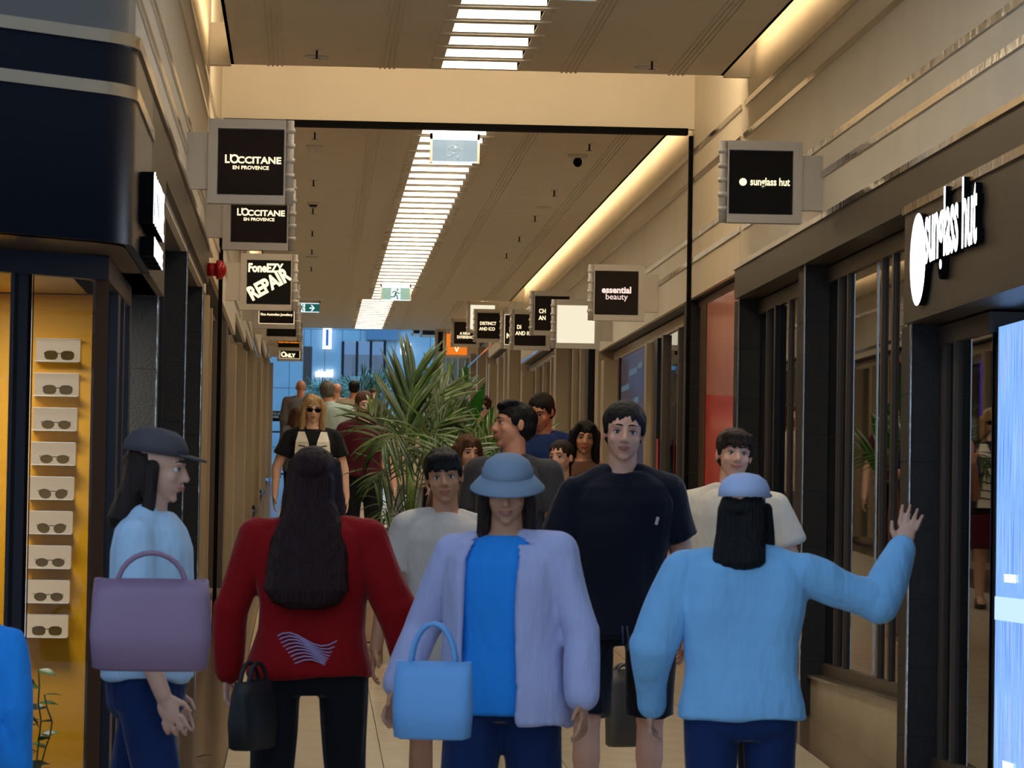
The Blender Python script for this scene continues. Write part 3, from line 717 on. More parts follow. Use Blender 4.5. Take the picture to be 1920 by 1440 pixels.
# ================================================================ blade signs
def blade_sign(side, d, zb, blank=None, lines=(), label='', rim=None, tx=M['txt'], face=None, hr=None):
    """square projecting sign: wall bracket, grey frame, face, hinge tube with five collars"""
    s = side; x0 = 0.0                       # local x grows out of the wall
    t = empty('blade_sign', ((XR if s > 0 else XL), d*K, Z(zb)), label, 'sign', 'projecting shop signs')
    X = lambda a, b: sorted((-a*s, -b*s))
    mb = MB(); mb.box(*X(0.0, .115), .01, .07, .075, .38); mb.build('bracket', M['silver'], t)
    fr = MB()
    a0, a1 = .115, .575-.045; top = .455; p0, p1, q0, q1 = a0+.05, a0+.05+.357, .047, .047+.357
    fr.box(*X(a0, p0), 0, .08, 0, top); fr.box(*X(p1, a1), 0, .08, 0, top)
    fr.box(*X(p0, p1), 0, .08, 0, q0); fr.box(*X(p0, p1), 0, .08, q1, top); fr.box(*X(p0, p1), .02, .08, q0, q1)
    fr.build('frame', M['silver'], t)
    if blank: fm_ = blank
    else: fm_ = face or M['signblk']
    mb = MB(); mb.box(*X(p0+.004, p1-.004), .008, .02, q0+.004, q1-.004); pn = mb.build('sign_face', fm_, t)
    if rim:
        mb = MB()
        for (a, b, c, e_) in ((p0, p1, q0, q0+.004), (p0, p1, q1-.004, q1), (p0, p0+.004, q0, q1), (p1-.004, p1, q0, q1)):
            mb.box(*X(a, b), .002, .012, c, e_)
        mb.build('lit_rim', M['txt'], t)
    for (body, size, cx, cz, bold, sx, rot) in lines:
        me = text_mesh(body, size, .003, [tx], bold, sx)
        me.transform(Matrix.Rotation(math.radians(90), 4, 'X') @ Matrix.Rotation(rot, 4, 'Z'))
        pc = (p0+p1)/2
        link('lettering', me, t, (-pc*s+cx, .0065, (q0+q1)/2+cz))
    mb = MB(); xt = -(a1+.022)*s; mb.tube((xt, .035, 0), (xt, .035, top), .021, n=16); tb = mb.build('hinge_tube', M['silver'], t)
    for k in range(5):
        mb = MB(); z = .065+k*.0805; mb.tube((xt, .035, z), (xt, .035, z+.024), .0275, n=16); mb.build('collar', M['silver'], tb)
    return t
LO = (("L'", .062, -.122, .012, .0015, .9, 0), ("O", .066, -.088, .012, .0015, .95, 0), ('CCITANE', .05, .045, .008, .0015, 1.12, 0), ('EN PROVENCE', .027, 0, -.032, .0006, 1.1, 0))
blade_sign(-1, 12.3, 1.69, lines=LO, label='nearest square sign on the left wall, dark with cream lettering')
blade_sign(-1, 14.5, 1.70, lines=tuple((a, b, c, z+.0, e_, f, g) for a, b, c, z, e_, f, g in LO), label='second square sign on the left wall, dark with cream lettering, part hidden')
blade_sign(-1, 18.45, 1.68, face=M['signblack'], lines=(('FoneEZY', .095, -.03, .112, .004, .78, 0), ('REPAIR', .155, .0, -.02, .007, .74, math.radians(30))), label='black left sign with big white slanted repair lettering')
blade_sign(-1, 23.2, 1.93, rim=True, lines=(('Fine Australian Jewellery', .033, 0, -.085, .0008, .98, 0),), label='brown left sign with a small line of jewellery lettering')
blade_sign(-1, 27.7, 2.16, face=M['signblack'], label='blank black square sign below the jewellery sign on the left')
blade_sign(-1, 38.0, 2.80, face=M['signblack'], lines=(('Golden Stitch Alterations', .036, 0, -.09, .001, .9, 0),), tx=emat('orange_letters', (255, 140, 30), 1.2), label='black left sign with thin orange script, second to last')
blade_sign(-1, 41.0, 2.83, face=M['signblack'], rim=True, lines=(('O', .13, -.11, -.11, .004, .9, 0), ('NLY', .09, .01, -.125, .004, 1.0, 0)), label='farthest left sign, black with bold pale ONLY')
wf = emat('lit_cream_sign_face', (255, 244, 214), .92)
SG = (('sunglass hut', .060, .05, .002, .0012, .76, 0),)
t = blade_sign(1, 12.6, 1.685, face=M['signblack'], lines=SG, label='nearest square sign on the right wall, black with cream dot and lettering')
mb = MB(); n = 24; mb.loft([[Vector((.021*math.cos(2*math.pi*i/n), y, .021*math.sin(2*math.pi*i/n))) for i in range(n)] for y in (0, .003)], 0, False)
mb.build('disc', M['txt'], t, (-(.115+.05+.1785)-.10, .004, .226))
blade_sign(1, 18.5, 1.655, rim=False, lines=(('essential', .072, 0, .022, .0025, .98, 0), ('beauty', .068, 0, -.032, .0002, 1.0, 0)), tx=emat('pinkish_letters', (255, 222, 210), 1.1), label='brown sign with essential beauty lettering on the right')
blade_sign(1, 21.3, 1.64, blank=wf, label='blank glowing cream square sign on the right, below essential beauty')
ST = lambda a, b, dz=0: ((a, .062, 0, .03+dz, .001, .82, 0), (b, .062, 0, -.04+dz, .001, .82, 0))
blade_sign(1, 23.4, 1.93, rim=False, lines=(('CH', .062, -.10, .02, .001, .82, 0), ('AN', .062, -.10, -.05, .001, .82, 0)), label='brown right sign behind the blank glowing one, letters CH and AN')
blade_sign(1, 25.7, 1.95, lines=(('DI', .062, -.125, .03, .001, .82, 0), ('AND ICONIC', .062, -.012, -.04, .001, .82, 0)), label='brown right sign with AND ICONIC, behind the blank one')
blade_sign(1, 27.0, 2.06, rim=True, lines=(('F', .07, -.11, .0, .001, .82, 0), ('N', .08, -.125, -.075, .003, .9, 0)), label='dark right sign with a lit cream rim, mostly hidden')
blade_sign(1, 31.4, 2.48, lines=(('DISTINCT', .062, -.03, .03, .001, .82, 0), ('AND ICO', .062, -.04, -.045, .001, .82, 0)), label='brown right sign reading DISTINCT AND ICO')
blade_sign(1, 32.8, 2.72, blank=wf, label='far glowing cream sign on the right, top and left edge showing')
blade_sign(1, 36.4, 2.79, lines=(('A NEW', .062, -.0, -.01, .001, .82, 0), ('EXPERIENC', .062, -.0, -.07, .001, .82, 0)), label='far brown right sign reading EXPERIENC behind the palm tips')
blade_sign(1, 38.4, 2.76, blank=emat('orange_sign_face', (255, 130, 30), .85), lines=(('V', .12, .0, -.09, .003, 1, 0),), label='orange right sign peeping below the experience sign')
blade_sign(1, 40.9, 3.0, label='dark far right sign behind the experience sign')
blade_sign(1, 46.5, 3.75, label='small dark sign on the far right wall, beyond the ceiling')
blade_sign(1, 50.5, 4.1, face=M['signblack'], label='last small black sign on the far right wall')

# ================================================================ things on the ceilings
CR, SV = M['white'], M['chrome']
def sprinkler(x, d, h, which):
    t = empty('sprinkler', (x+SH, d*K, Z(h)), which, 'sprinkler', 'ceiling sprinklers')
    mb = MB(); mb.tube((0, 0, -.004), (0, 0, 0), .035, n=14); mb.build('rose', M['ceil'], t)
    mb = MB(); mb.tube((0, 0, -.055), (0, 0, -.004), .007, n=8); mb.box(-.022, .022, -.004, .004, -.058, -.055); mb.build('nozzle', M['framedk'], t)
for i, d in enumerate((14.3, 17.35, 19.8, 21.6, 23.3, 24.9, 26.6)):
    sprinkler(.062, d, H1, 'small brass sprinkler in the left ceiling row, %s from the viewer' % (ordn[i] if i else 'first'))
for i, d in enumerate((14.4, 17.6, 20.1, 21.8, 23.4, 24.9)):
    sprinkler(2.18, d, H1, 'small brass sprinkler in the right ceiling row, %s from the viewer' % (ordn[i] if i else 'first'))
for i, (x, d, h, l) in enumerate(((.06, 14.52, H1, 'round white ceiling speaker left of the near lights'), (2.17, 14.6, H1, 'round white ceiling speaker right of the near lights'), (2.2, 21.2, H1, 'round flush disc on the middle ceiling at right'), (.07, 25.6, H1, 'round flush disc on the middle ceiling at left'))):
    t = empty('ceiling_speaker', (x+SH, d*K, Z(h)), l, 'speaker')
    n = 28
    mb = MB(); mb.tube((0, 0, -.012), (0, 0, 0), .075, n=n); mb.build('rim', CR, t)
    mb = MB(); mb.tube((0, 0, -.014), (0, 0, -.012), .06, n=n); mb.build('grille', M['ceil'], t)
t = empty('security_camera', (.02, 18.0*K, Z(H1)), 'white dome camera under the middle ceiling, beside the left signs', 'camera')
mb = MB(); mb.tube((0, 0, -.03), (0, 0, 0), .068, n=24); mb.build('base', CR, t)
mb = MB(); mb.ell((0, 0, -.03), (.056, .056, .075), 24, 14); dm = mb.build('dome', CR, t)
mb = MB(); mb.ell((.005, -.05, -.05), (.005, .004, .005), 8, 6); mb.build('lens', M['black'], t)
t = empty('smoke_detector', (.02, 21.2*K, Z(H1)), 'white smoke detector with dark slot on the middle ceiling', 'detector')
mb = MB(); mb.tube((0, 0, -.025), (0, 0, 0), .06, n=22); mb.build('base', CR, t); mb = MB(); mb.tube((0, 0, -.045), (0, 0, -.025), .03, .045, n=22); mb.build('sensor', M['framedk'], t)
t = empty('security_camera', (2.11, 18.15*K, Z(H1)), 'turret camera with black lens on the ceiling at right', 'camera')
mb = MB(); mb.tube((0, 0, -.03), (0, 0, 0), .075, .08, n=24); mb.build('base', M['ceil'], t)
mb = MB(); mb.ell((0, 0, -.045), (.052, .052, .05), 20, 12); mb.build('housing', CR, t)
mb = MB(); mb.ell((0, -.03, -.06), (.036, .032, .042), 20, 12); mb.build('lens', M['black'], t)
# illuminated exit signs
grn = emat('exit_sign_green', (10, 92, 88), .9); pale = emat('exit_sign_pale', (150, 190, 170), .9); whi = emat('exit_sign_white', (225, 245, 240), 1.1)
palb = emat('exit_sign_washed', (170, 196, 208), .8); palb2 = emat('exit_sign_washed_figure', (178, 200, 208), .82)
def runner(t, cx, cz, s, m, y=-.008):
    def bar(a, b, r):
        mb.tube((cx+a[0]*s, y, cz+a[1]*s), (cx+b[0]*s, y, cz+b[1]*s), r*s, n=6)
    mb = MB(); mb.ell((cx+.13*s, y, cz+.36*s), (.075*s, .003, .075*s), 12, 8)
    bar((.05, .24), (-.03, -.02), .075); bar((-.03, -.02), (.12, -.14), .055); bar((.12, -.14), (.14, -.38), .05)
    bar((-.03, -.02), (-.12, -.2), .055); bar((-.12, -.2), (-.36, -.2), .045); bar((.05, .22), (.22, .06), .04); bar((.22, .06), (.34, .10), .035)
    bar((.03, .24), (-.2, .22), .04); bar((-.2, .22), (-.26, .08), .035)
    for i, v in enumerate(mb.v): mb.v[i] = (v[0], y+(v[1]-y)*.15, v[2])
    mb.build('pictogram', m, t)
def exit_sign(x, d, htop, w, h, face, fig, fm, label, hang=0.0, arrow=False):
    t = empty('exit_sign', (x+SH, d*K, Z(htop)), label, 'sign', 'lit exit signs')
    mb = MB(); mb.box(-w/2, w/2, 0, .06, -.045, 0); mb.box(-w/2, -w/2+.018, 0, .06, -h-.04, 0); mb.box(w/2-.018, w/2, 0, .06, -h-.04, 0)
    if hang:
        mb.tube((-w/3, .03, 0), (-w/3, .03, hang), .008, n=8); mb.tube((w/3, .03, 0), (w/3, .03, hang), .008, n=8)
    mb.build('housing', M['cream'], t)
    mb = MB(); mb.box(-w/2+.018, w/2-.018, .004, .05, -h-.035, -.045); mb.build('face', face, t)
    mb = MB()
    for z in (-.05, -h-.035): mb.box(-w/2+.018, w/2-.018, 0, .004, z, z+.008)
    mb.build('lit_edge', emat('exit_edge_white', (220, 238, 255), 1.8), t)
    cz = -.045-h/2; s = h*.95
    px = -.09 if arrow else 0
    mb = MB(); mb.box(px-s*.36, px+s*.36, .0, .004, cz-s*.46, cz+s*.46); mb.build('white_panel', fm, t)
    runner(t, px, cz, s, fig, -.002)
    if arrow:
        mb = MB(); a = .06; mb.box(a-.03, a+.03, -.003, .0, cz-.011, cz+.011)
        for sg in (1, -1):
            mb.add([(a+.055, -.003, cz), (a+.01, -.003, cz+sg*.05), (a-.012, -.003, cz+sg*.05), (a+.03, -.003, cz)], [(0, 1, 2, 3)])
        mb.build('arrow', whi, t)
exit_sign(1.12, 10.3, 2.62, .39, .21, palb, palb2, palb2, 'pale lit exit sign cut off by the top edge', hang=.33)
exit_sign(1.12, 17.25, H1-.005, .375, .185, palb, palb2, palb2, 'washed-out pale blue exit sign under the cream bulkhead')
exit_sign(1.11, 28.3, H1-.005, .38, .17, pale, grn, whi, 'pale green exit sign with running figure near the ladder lights')
exit_sign(.02, 36.0, H3-.005, .40, .15, grn, grn, whi, 'dark green exit sign with right arrow beside the left signs', arrow=True)
# ================================================================ court beyond the arcade
DW = 62.0*K
st = mat('blue_grey_stone_cladding', (140, 158, 168), .5, bump=.1, scale=20, var=.12, vscale=1.2)
court = struct('wall_court')
def pbox(mb, X0, Y0, X1, Y1, d, th, mi=0, dz=0):
    a = at(X0, Y0, d); b = at(X1, Y1, d); mb.box(min(a.x, b.x), max(a.x, b.x), d-th, d, min(a.z, b.z), max(a.z, b.z), mi)
rows = [0, 1.6, 3.2, 4.6, 6.0, 7.4, 8.8, 10.4, 12.0, 14.0]
fz = floor_z(DW)
# stone wall panels, leaving the two glazed shops open
for i in range(-6, 10):
    for r0, r1 in zip(rows, rows[1:]):
        x0, x1 = i*.95-.5, (i+1)*.95-.5
        xa, xb = at(641, 700, DW).x, at(721, 700, DW).x; xc_, xd = at(569, 700, DW).x, at(582, 700, DW).x
        zt = at(680, 641, DW).z-fz; zt2 = at(575, 650, DW).z-fz
        def put(u0, u1, v0, v1):
            if u1-u0 < .03 or v1-v0 < .03: return
            mb = MB(); mb.box(u0+.006, u1-.006, DW-.03, DW+.1, fz+v0+.006, fz+v1-.006); mb.build('stone_panel', st, court)
        segs_ = [(x0, x1)]
        for (h0, h1, zc) in ((xa, xb, zt), (xc_, xd, zt2)):
            nx = []
            for (u0, u1) in segs_:
                if u1 <= h0 or u0 >= h1 or r0 >= zc: nx.append((u0, u1)); continue
                if u0 < h0: nx.append((u0, h0))
                if u1 > h1: nx.append((h1, u1))
                if r1 > zc: put(max(u0, h0), min(u1, h1), zc, r1)
            segs_ = nx
        for (u0, u1) in segs_: put(u0, u1, r0, r1)
mb = MB(); mb.box(-12, 12, DW+.1, DW+.2, fz-.5, fz+14); 
mb.build('wall_core', M['joint'], court)
for s in (-1, 1):
    mb = MB(); xx = -7.5 if s < 0 else 8.5; mb.box(xx-.1, xx+.1, 43*K, DW, 0, fz+12); mb.build('side_wall', st, court)
wn[0] += 1
w = struct('window_%d' % wn[0])
gl2 = mat('glowing_shop_bulkhead', (170, 176, 180), .6, emit=(170, 205, 235), estr=.45); gl3 = mat('shop_interior_grey_glow', (104, 104, 104), .6, emit=(110, 130, 150), estr=.25)  # shop back walls and bulkhead glow faintly in place of lighting inside
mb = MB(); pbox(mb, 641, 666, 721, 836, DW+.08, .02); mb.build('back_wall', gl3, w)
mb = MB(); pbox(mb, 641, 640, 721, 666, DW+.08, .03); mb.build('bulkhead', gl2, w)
for X in (641.5, 668, 694, 720): 
    mb = MB(); pbox(mb, X-.7, 640, X+.7, 836, DW-.02, .05); mb.build('mullion', M['framedk'], w)
for (X0, X1) in ((660, 667), (700, 706)): 
    mb = MB(); pbox(mb, X0, 668, X1, 836, DW+.02, .04); mb.build('shelf_tower', M['framedk'], w)
mb = MB(); pbox(mb, 706, 673, 719, 836, DW+.02, .04); mb.build('wood_panel', mat('wood_panel', (130, 108, 88), .5), w)
mb = MB(); pbox(mb, 642, 641, 720, 836, DW-.03, .01); mb.build('window_pane', glass_mat('court_glass', (190, 215, 235), .12), w)
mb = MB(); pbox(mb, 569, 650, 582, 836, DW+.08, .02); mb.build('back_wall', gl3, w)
mb = MB(); pbox(mb, 569, 650, 582, 836, DW-.03, .01); mb.build('window_pane', M['glassdk'], w)
mb = MB(); pbox(mb, 688, 612, 749, 638, DW-.05, .12); mb.build('lintel_panel', mat('slate_blue_panel', (96, 118, 140), .4), w)
t = empty('neon_sign', at(613.5, 654, DW-.1), 'tall white neon rectangle on the blue stone wall', 'sign')
a = at(606, 612, DW-.1)-t.location; b = at(621, 654, DW-.1)-t.location
nw = emat('white_neon', (200, 225, 255), 6.0)
mb = MB()
for (u0, u1, v0, v1) in ((a.x, a.x+.07, 0, a.z), (b.x-.07, b.x, 0, a.z), (a.x, b.x, 0, .07), (a.x, b.x, a.z-.07, a.z)): mb.box(u0, u1, -.05, 0, v0, v1)
mb.build('light_tube', nw, t)
mb = MB(); mb.box(a.x+.02, b.x-.02, 0, .06, .02, a.z-.02); mb.build('back_panel', mat('deep_blue_panel', (24, 62, 120), .4), t)
me = text_mesh('michael hill', 1.0, .05, [emat('white_sign_letters', (235, 245, 255), 4.0)], .02)
me.transform(Matrix.Rotation(math.radians(90), 4, 'X')); 
sxx = (at(624.5, 700, DW).x-at(592, 700, DW).x)/(me.vertices and (max(v.co.x for v in me.vertices)-min(v.co.x for v in me.vertices)))
me.transform(Matrix.Diagonal((sxx, 1, .28, 1)))
tag(link('wall_lettering', me, None, at(608, 700.5, DW-.1)), 'white lit lettering on the blue stone wall at the far end', 'sign')
t = empty('round_letter_sign', at(762, 660, DW-.4), 'white lit ring and bar sign behind the palm top', 'sign')
lm_ = emat('white_sign_letters_b', (225, 240, 255), 4.0); n = 20
mb = MB(); P = at(757.5, 656, DW-.4)-t.location
mb.loft([[P+Vector((q*.09*math.cos(2*math.pi*i/n), y, q*.17*math.sin(2*math.pi*i/n))) for i in range(n)] for q, y in ((1, 0), (1, .1), (.55, .1), (.55, 0))], 0, False, close=False)
mb.build('ring', lm_, t)
mb = MB(); P = at(768, 656, DW-.4)-t.location; mb.box(P.x-.03, P.x+.03, P.y, P.y+.1, P.z-.17, P.z+.17); mb.build('bar', lm_, t)
# order board at the end of the left shops
t = empty('order_board', (-.74, 44.6*K, floor_z(44.6*K)), 'black stand with pick-up and order boards at the far left', 'sign')
z0 = at(520, 790, 44.6*K).z-t.location.z; z1 = at(520, 770, 44.6*K).z-t.location.z
for i, (xx, tx2) in enumerate(((-.0, 'PICK-UP\nHERE'), (.27, 'ORDER\nHERE'))):
    mb = MB(); mb.box(xx, xx+.26, -.02, .02, z0, z1); bd = mb.build('board', M['black'], t)
    me = text_mesh(tx2, .065, .004, [mat('cream_board_print', (214, 206, 188), .5)], .001, .82); me.transform(Matrix.Rotation(math.radians(90), 4, 'X')); link('lettering', me, bd, (xx+.13, -.022, (z0+z1)/2+.012))
mb = MB(); mb.box(0, .53, -.025, -.02, z1-.008, z1); mb.build('edge', M['silver'], t)
for xx in (.02, .5):
    mb = MB(); mb.box(xx, xx+.03, -.015, .015, 0, z0); mb.build('post', M['black'], t)
mb = MB(); mb.box(.0, .55, -.12, .12, 0, .02); mb.build('base', M['black'], t)
mb = MB(); mb.box(.02, .53, -.015, .015, z0-.22, z0-.19); mb.build('rail', M['black'], t)

area('court_skylight', (2.0, 54*K, fz+11), 12, 22, 3400, (.16, .52, 1.0), (0, 0, 0))

mb = MB(); mb.box(XGR-.075, XGR-.07, 18.9*K, 18.95*K+.03, Z(-.1)+.5, Z(.1)+.62)
tag(mb.build('window_sticker', mat('red_sticker', (190, 40, 34), .4)), 'narrow upright red sticker on a dark window post at right', 'sticker')
# ================================================================ people
DG = bpy.context.evaluated_depsgraph_get
def organic(mb, name, mats, voxel, parent=None, smooth=2, fold=0.0, ff=9.0, seed=0, stretch=(1, 1, .45)):
    """union of overlapping closed shapes grown into one continuous skin"""
    me = mb.mesh(name, mats)
    ob = bpy.data.objects.new(name, me); COL.objects.link(ob)
    r = ob.modifiers.new('r', 'REMESH'); r.mode = 'VOXEL'; r.voxel_size = voxel; r.use_smooth_shade = True
    if smooth:
        s = ob.modifiers.new('s', 'SMOOTH'); s.factor = .5; s.iterations = smooth
    res = bpy.data.meshes.new_from_object(ob.evaluated_get(DG()))
    bpy.data.objects.remove(ob); bpy.data.meshes.remove(me)
    res.name = name
    n = len(res.vertices)
    if fold and n:
        co = np.empty(n*3); res.vertices.foreach_get('co', co); co = co.reshape(-1, 3)
        no = np.empty(n*3); res.vertices.foreach_get('normal', no); no = no.reshape(-1, 3)
        off = Vector((seed*3.1, seed*1.7, seed))
        d = np.array([noise.noise(Vector((c[0]*ff*stretch[0], c[1]*ff*stretch[1], c[2]*ff*stretch[2]))+off) for c in co])
        d = np.sign(d)*np.abs(d)**.8
        co += no*((d+.32)*fold if fold > .005 else d*fold)[:, None]
        res.vertices.foreach_set('co', co.ravel()); res.update()
    res.materials.clear()
    for m in (mats if isinstance(mats, (list, tuple)) else [mats]): res.materials.append(m)
    for p in res.polygons: pass
    res.polygons.foreach_set('use_smooth', [True]*len(res.polygons))
    res.polygons.foreach_set('material_index', [0]*len(res.polygons))
    return link(name, res, parent)
def capsule(mb, p0, p1, r0, r1, n=14):
    p0 = Vector(p0); p1 = Vector(p1); d = (p1-p0)
    if d.length < 1e-6: return mb.ell(p0, (r0, r0, r0), n, 8)
    L = d.length; d.normalize(); a = d.orthogonal().normalized(); b = d.cross(a); R = []
    st = [(-r0*math.cos(t), r0*math.sin(t)) for t in (.25, .6, 1.0, 1.35)]+[(L+r1*math.cos(t), r1*math.sin(t)) for t in (1.45, 1.0, .6, .25)]
    for h, r in st: R.append([p0+d*h+(a*math.cos(t)+b*math.sin(t))*r for t in (2*math.pi*i/n for i in range(n))])
    mb.loft(R, 0)
def rings(mb, prof, n=24, M=None, pw=.85):
    """prof: (z, half width, half depth, y offset[, x offset])"""
    R = []
    for q in prof:
        z, w, h, yo = q[:4]; xo = q[4] if len(q) > 4 else 0
        ring = []
        for i in range(n):
            t = 2*math.pi*i/n; c, s = math.cos(t), math.sin(t)
            p = Vector((xo+w*math.copysign(abs(c)**pw, c), yo+h*math.copysign(abs(s)**pw, s), z))
            ring.append(M @ p if M else p)
        R.append(ring)
    mb.loft(R, 0)
def cloth(name, rgb, rough=.85, **k):
    return mat(name, rgb, rough, bump=.9, scale=13, bdist=.02, stretch=(1, 1, .4), var=k.pop('var', .06), vscale=6, spec=.2, sheen=.15, **k)
SK = {n: mat('skin_'+n, c, .48, bump=.08, scale=180, var=.07, vscale=14, spec=.4) for n, c in
      dict(light=(214, 164, 138), tan=(192, 138, 104), brown=(150, 98, 68), pale=(222, 182, 160), warm=(190, 134, 106)).items()}
for m_ in SK.values():
    b_ = m_.node_tree.nodes['Principled BSDF']; b_.inputs['Subsurface Weight'].default_value = .12; b_.inputs['Subsurface Radius'].default_value = (.012, .005, .003)
HR = {n: mat('hair_'+n, c, .5, bump=.9, scale=60, stretch=(3, 3, .15), var=.35, vscale=30, spec=.22) for n, c in
      dict(black=(16, 13, 13), darkbrown=(40, 26, 20), brown=(84, 54, 36), blond=(176, 146, 104), grey=(104, 98, 92), auburn=(38, 13, 12), curly=(60, 40, 28)).items()}
EYE = mat('eye_white', (226, 222, 216), .2); IRIS = mat('dark_iris', (24, 15, 11), .15); LASH = mat('eyelash_brow', (26, 20, 18), .6)
LIP = {n: mat('lips_'+n, c, .38) for n, c in dict(red=(176, 62, 54), natural=(176, 104, 90), dark=(136, 76, 66)).items()}
SHOE = {n: mat('shoe_'+n, c, .5) for n, c in dict(white=(222, 220, 214), black=(24, 24, 26)).items()}
def V(*a): return Vector(a)
def person(X, s, H, label, rot=0.0, hat=False, arms=None, legs=(.0, .0), skin='tan', hair=('short', 'black'), head=(0, 0, 0),
           top=None, sleeve='short', hem=.47, bottom=None, kind='trousers', shoes='black', build=1.0, vox=.009, face=True, lip='natural',
           shades=False, beard=False, lean=0.0, group=None, hands=True, extra=None, tfold=.020, legsep=1.0, smile=False, cvox=None, collar=False):
    y = F/s; x = at(X, 900, y).x
    root = empty('person', (x, y, floor_z(y)), label, 'person', group, rz=math.radians(rot))
    if group is None: root['group'] = 'people walking in the arcade'
    k = H/1.75; b = build
    cvox = cvox or max(vox*1.35, .008)
    # joints
    hipz, shz = .515*H, .800*H
    hb = 1+(b-1)*.55
    sh = {q: V(q*.103*H*b, .0, shz) for q in (-1, 1)}
    hip = {q: V(q*.052*H*hb*legsep, 0, hipz) for q in (-1, 1)}
    A = dict(arms or {})
    joints = {}
    for q, key in ((-1, 'R'), (1, 'L')):
        u, f_, *rest = A.get(key, ((q*.14, .02, -1), (q*.03, -.18, -1)))
        u = V(*u).normalized(); f_ = V(*f_).normalized()
        h_ = V(*rest[0]).normalized() if rest else f_
        curl = rest[1] if len(rest) > 1 else .45
        el = sh[q]+u*.168*H; wr = el+f_*.142*H
        joints[q] = (sh[q], el, wr, h_, curl)
    lg = {}
    for q, w in ((-1, legs[0]), (1, legs[1])):      # w: stride, forward positive (towards -y)
        th = V(q*.02, -w, -1).normalized(); sn = V(-q*.005, w*.55+abs(w)*.35, -1).normalized() if w < 0 else V(0, -w*.1, -1).normalized()
        kn = hip[q]+th*.235*H; an = kn+sn*.235*H
        lg[q] = (hip[q], kn, an)
    low = min(lg[q][2].z for q in lg); dz = .042*H-low
    def up(v): return V(v.x, v.y, v.z+dz)
    lg = {q: tuple(up(v) for v in t) for q, t in lg.items()}
    joints = {q: (up(a), up(c), up(d), h, cu) for q, (a, c, d, h, cu) in joints.items()}
    B = Matrix.Translation((0, 0, dz)) @ Matrix.Rotation(lean, 4, 'X')
    HC = V(0, -.004, .932*H)                     # head centre
    hy, hp, ht = [math.radians(v) for v in head]
    HM = Matrix.Translation((0, 0, dz)) @ Matrix.Translation(V(0, .012, .862*H)) @ Euler((hp, ht, hy), 'XYZ').to_matrix().to_4x4() @ Matrix.Translation(HC-V(0, .012, .862*H)) @ Matrix.Scale(k*1.0, 4)
    R3 = HM.to_3x3()
    def hell(mb, c, r, n=18, m=12): mb.ell(HM @ V(*c), r, n, m, R=R3)
    def hcap(mb, a, c, r0, r1): capsule(mb, HM @ V(*a), HM @ V(*c), r0*k, r1*k, 10)
    # ---- body: one continuous surface
    mb = MB()
    rings(mb, [(.455*H, .05*hb*H, .05*H, .0), (.475*H, .082*hb*H, .060*H, .0), (.52*H, .094*hb*H, .066*H, .004), (.60*H, .078*b*H, .055*H, 0), (.65*H, .078*b*H, .055*H, 0), (.72*H, .092*b*H, .062*H, 0),
               (.775*H, .100*b*H, .062*H, .0), (.81*H, .090*b*H, .052*H, .006), (.83*H, .055*b*H, .040*H, .008), (.845*H, .030*H, .030*H, .008)], M=B)
    capsule(mb, up(V(0, .008, .80*H)), HM @ V(0, .012, -.06), .036*H*(b*.5+.5), .031*H*(b*.5+.5))
    if True:
        hell(mb, (0, .014, .030), (.077, .097, .086), 24, 16); hell(mb, (0, -.018, -.025), (.0635, .071, .083), 24, 16)
        hell(mb, (0, -.026, -.068), (.047, .050, .042)); hell(mb, (0, -.066, -.094), (.020, .014, .014), 12, 8)
        hcap(mb, (0, -.083, .014), (0, -.101, -.024), .0085, .0125); hell(mb, (.012, -.090, -.030), (.009, .010, .0075), 10, 8); hell(mb, (-.012, -.090, -.030), (.009, .010, .0075), 10, 8)
        hell(mb, (.022, -.072, .026), (.028, .016, .010), 12, 8); hell(mb, (-.022, -.072, .026), (.028, .016, .010), 12, 8)
        for q in (-1, 1):
            hell(mb, (q*.036, -.058, -.026), (.023, .020, .022), 12, 8); hell(mb, (q*.078, .012, -.004), (.0085, .019, .031), 10, 8)
        hell(mb, (0, -.083, -.057), (.022, .010, .012), 12, 8)
    for q in (-1, 1):
        S, E, W, h, cu = joints[q]
        capsule(mb, S, E, .029*H*b, .023*H*b); capsule(mb, E, W, .0235*H*b, .0160*H)
        capsule(mb, up(V(q*.022*H, .010, .838*H)), S, .016*H, .026*H*b)
        a, c, e = lg[q]
        capsule(mb, a, c, .048*H*hb, .031*H*hb); capsule(mb, c, c+(e-c)*.35, .030*H*hb, .031*H*hb); capsule(mb, c+(e-c)*.35, e, .031*H*hb, .020*H)
        capsule(mb, e, e+V(0, -.075*H, -.018*H), .022*H, .020*H)
        # hand
        if hands:
            pn = V(0, 1, 0) if h.z > .7 and abs(h.x) > .2 else V(-q, 0, 0) if abs(h.x) < .8 else V(0, -1, 0)
            pn = (pn-h*pn.dot(h)).normalized(); sd = h.cross(pn).normalized()
            if (sd.y > 0) and abs(h.y) < .9: sd = -sd            # thumb side to the front
            hk = k
            Rm = Matrix((sd, h, pn)).transposed()
            mb.ell(W+h*.048*hk, (.037*hk, .052*hk, .0150*hk), 14, 10, R=Rm)
            capsule(mb, W, W+h*.03*hk, .021*hk, .020*hk, 10)
            for i, (o_, L_) in enumerate(((.031, .066), (.011, .076), (-.010, .070), (-.029, .054))):
                base = W+h*.086*hk+sd*o_*hk*1.08
                d1 = (h+sd*o_*4.5).normalized(); p = base; ang = cu*(.8+.15*i)
                for j, (fr_, r_) in enumerate(((.45, .0092), (.32, .0084), (.23, .0076))):
                    dd = (d1*math.cos(ang*(j+.5))+pn*math.sin(ang*(j+.5))).normalized()
                    e2 = p+dd*L_*fr_*hk; capsule(mb, p, e2, r_*hk, r_*hk*.93, 8); p = e2
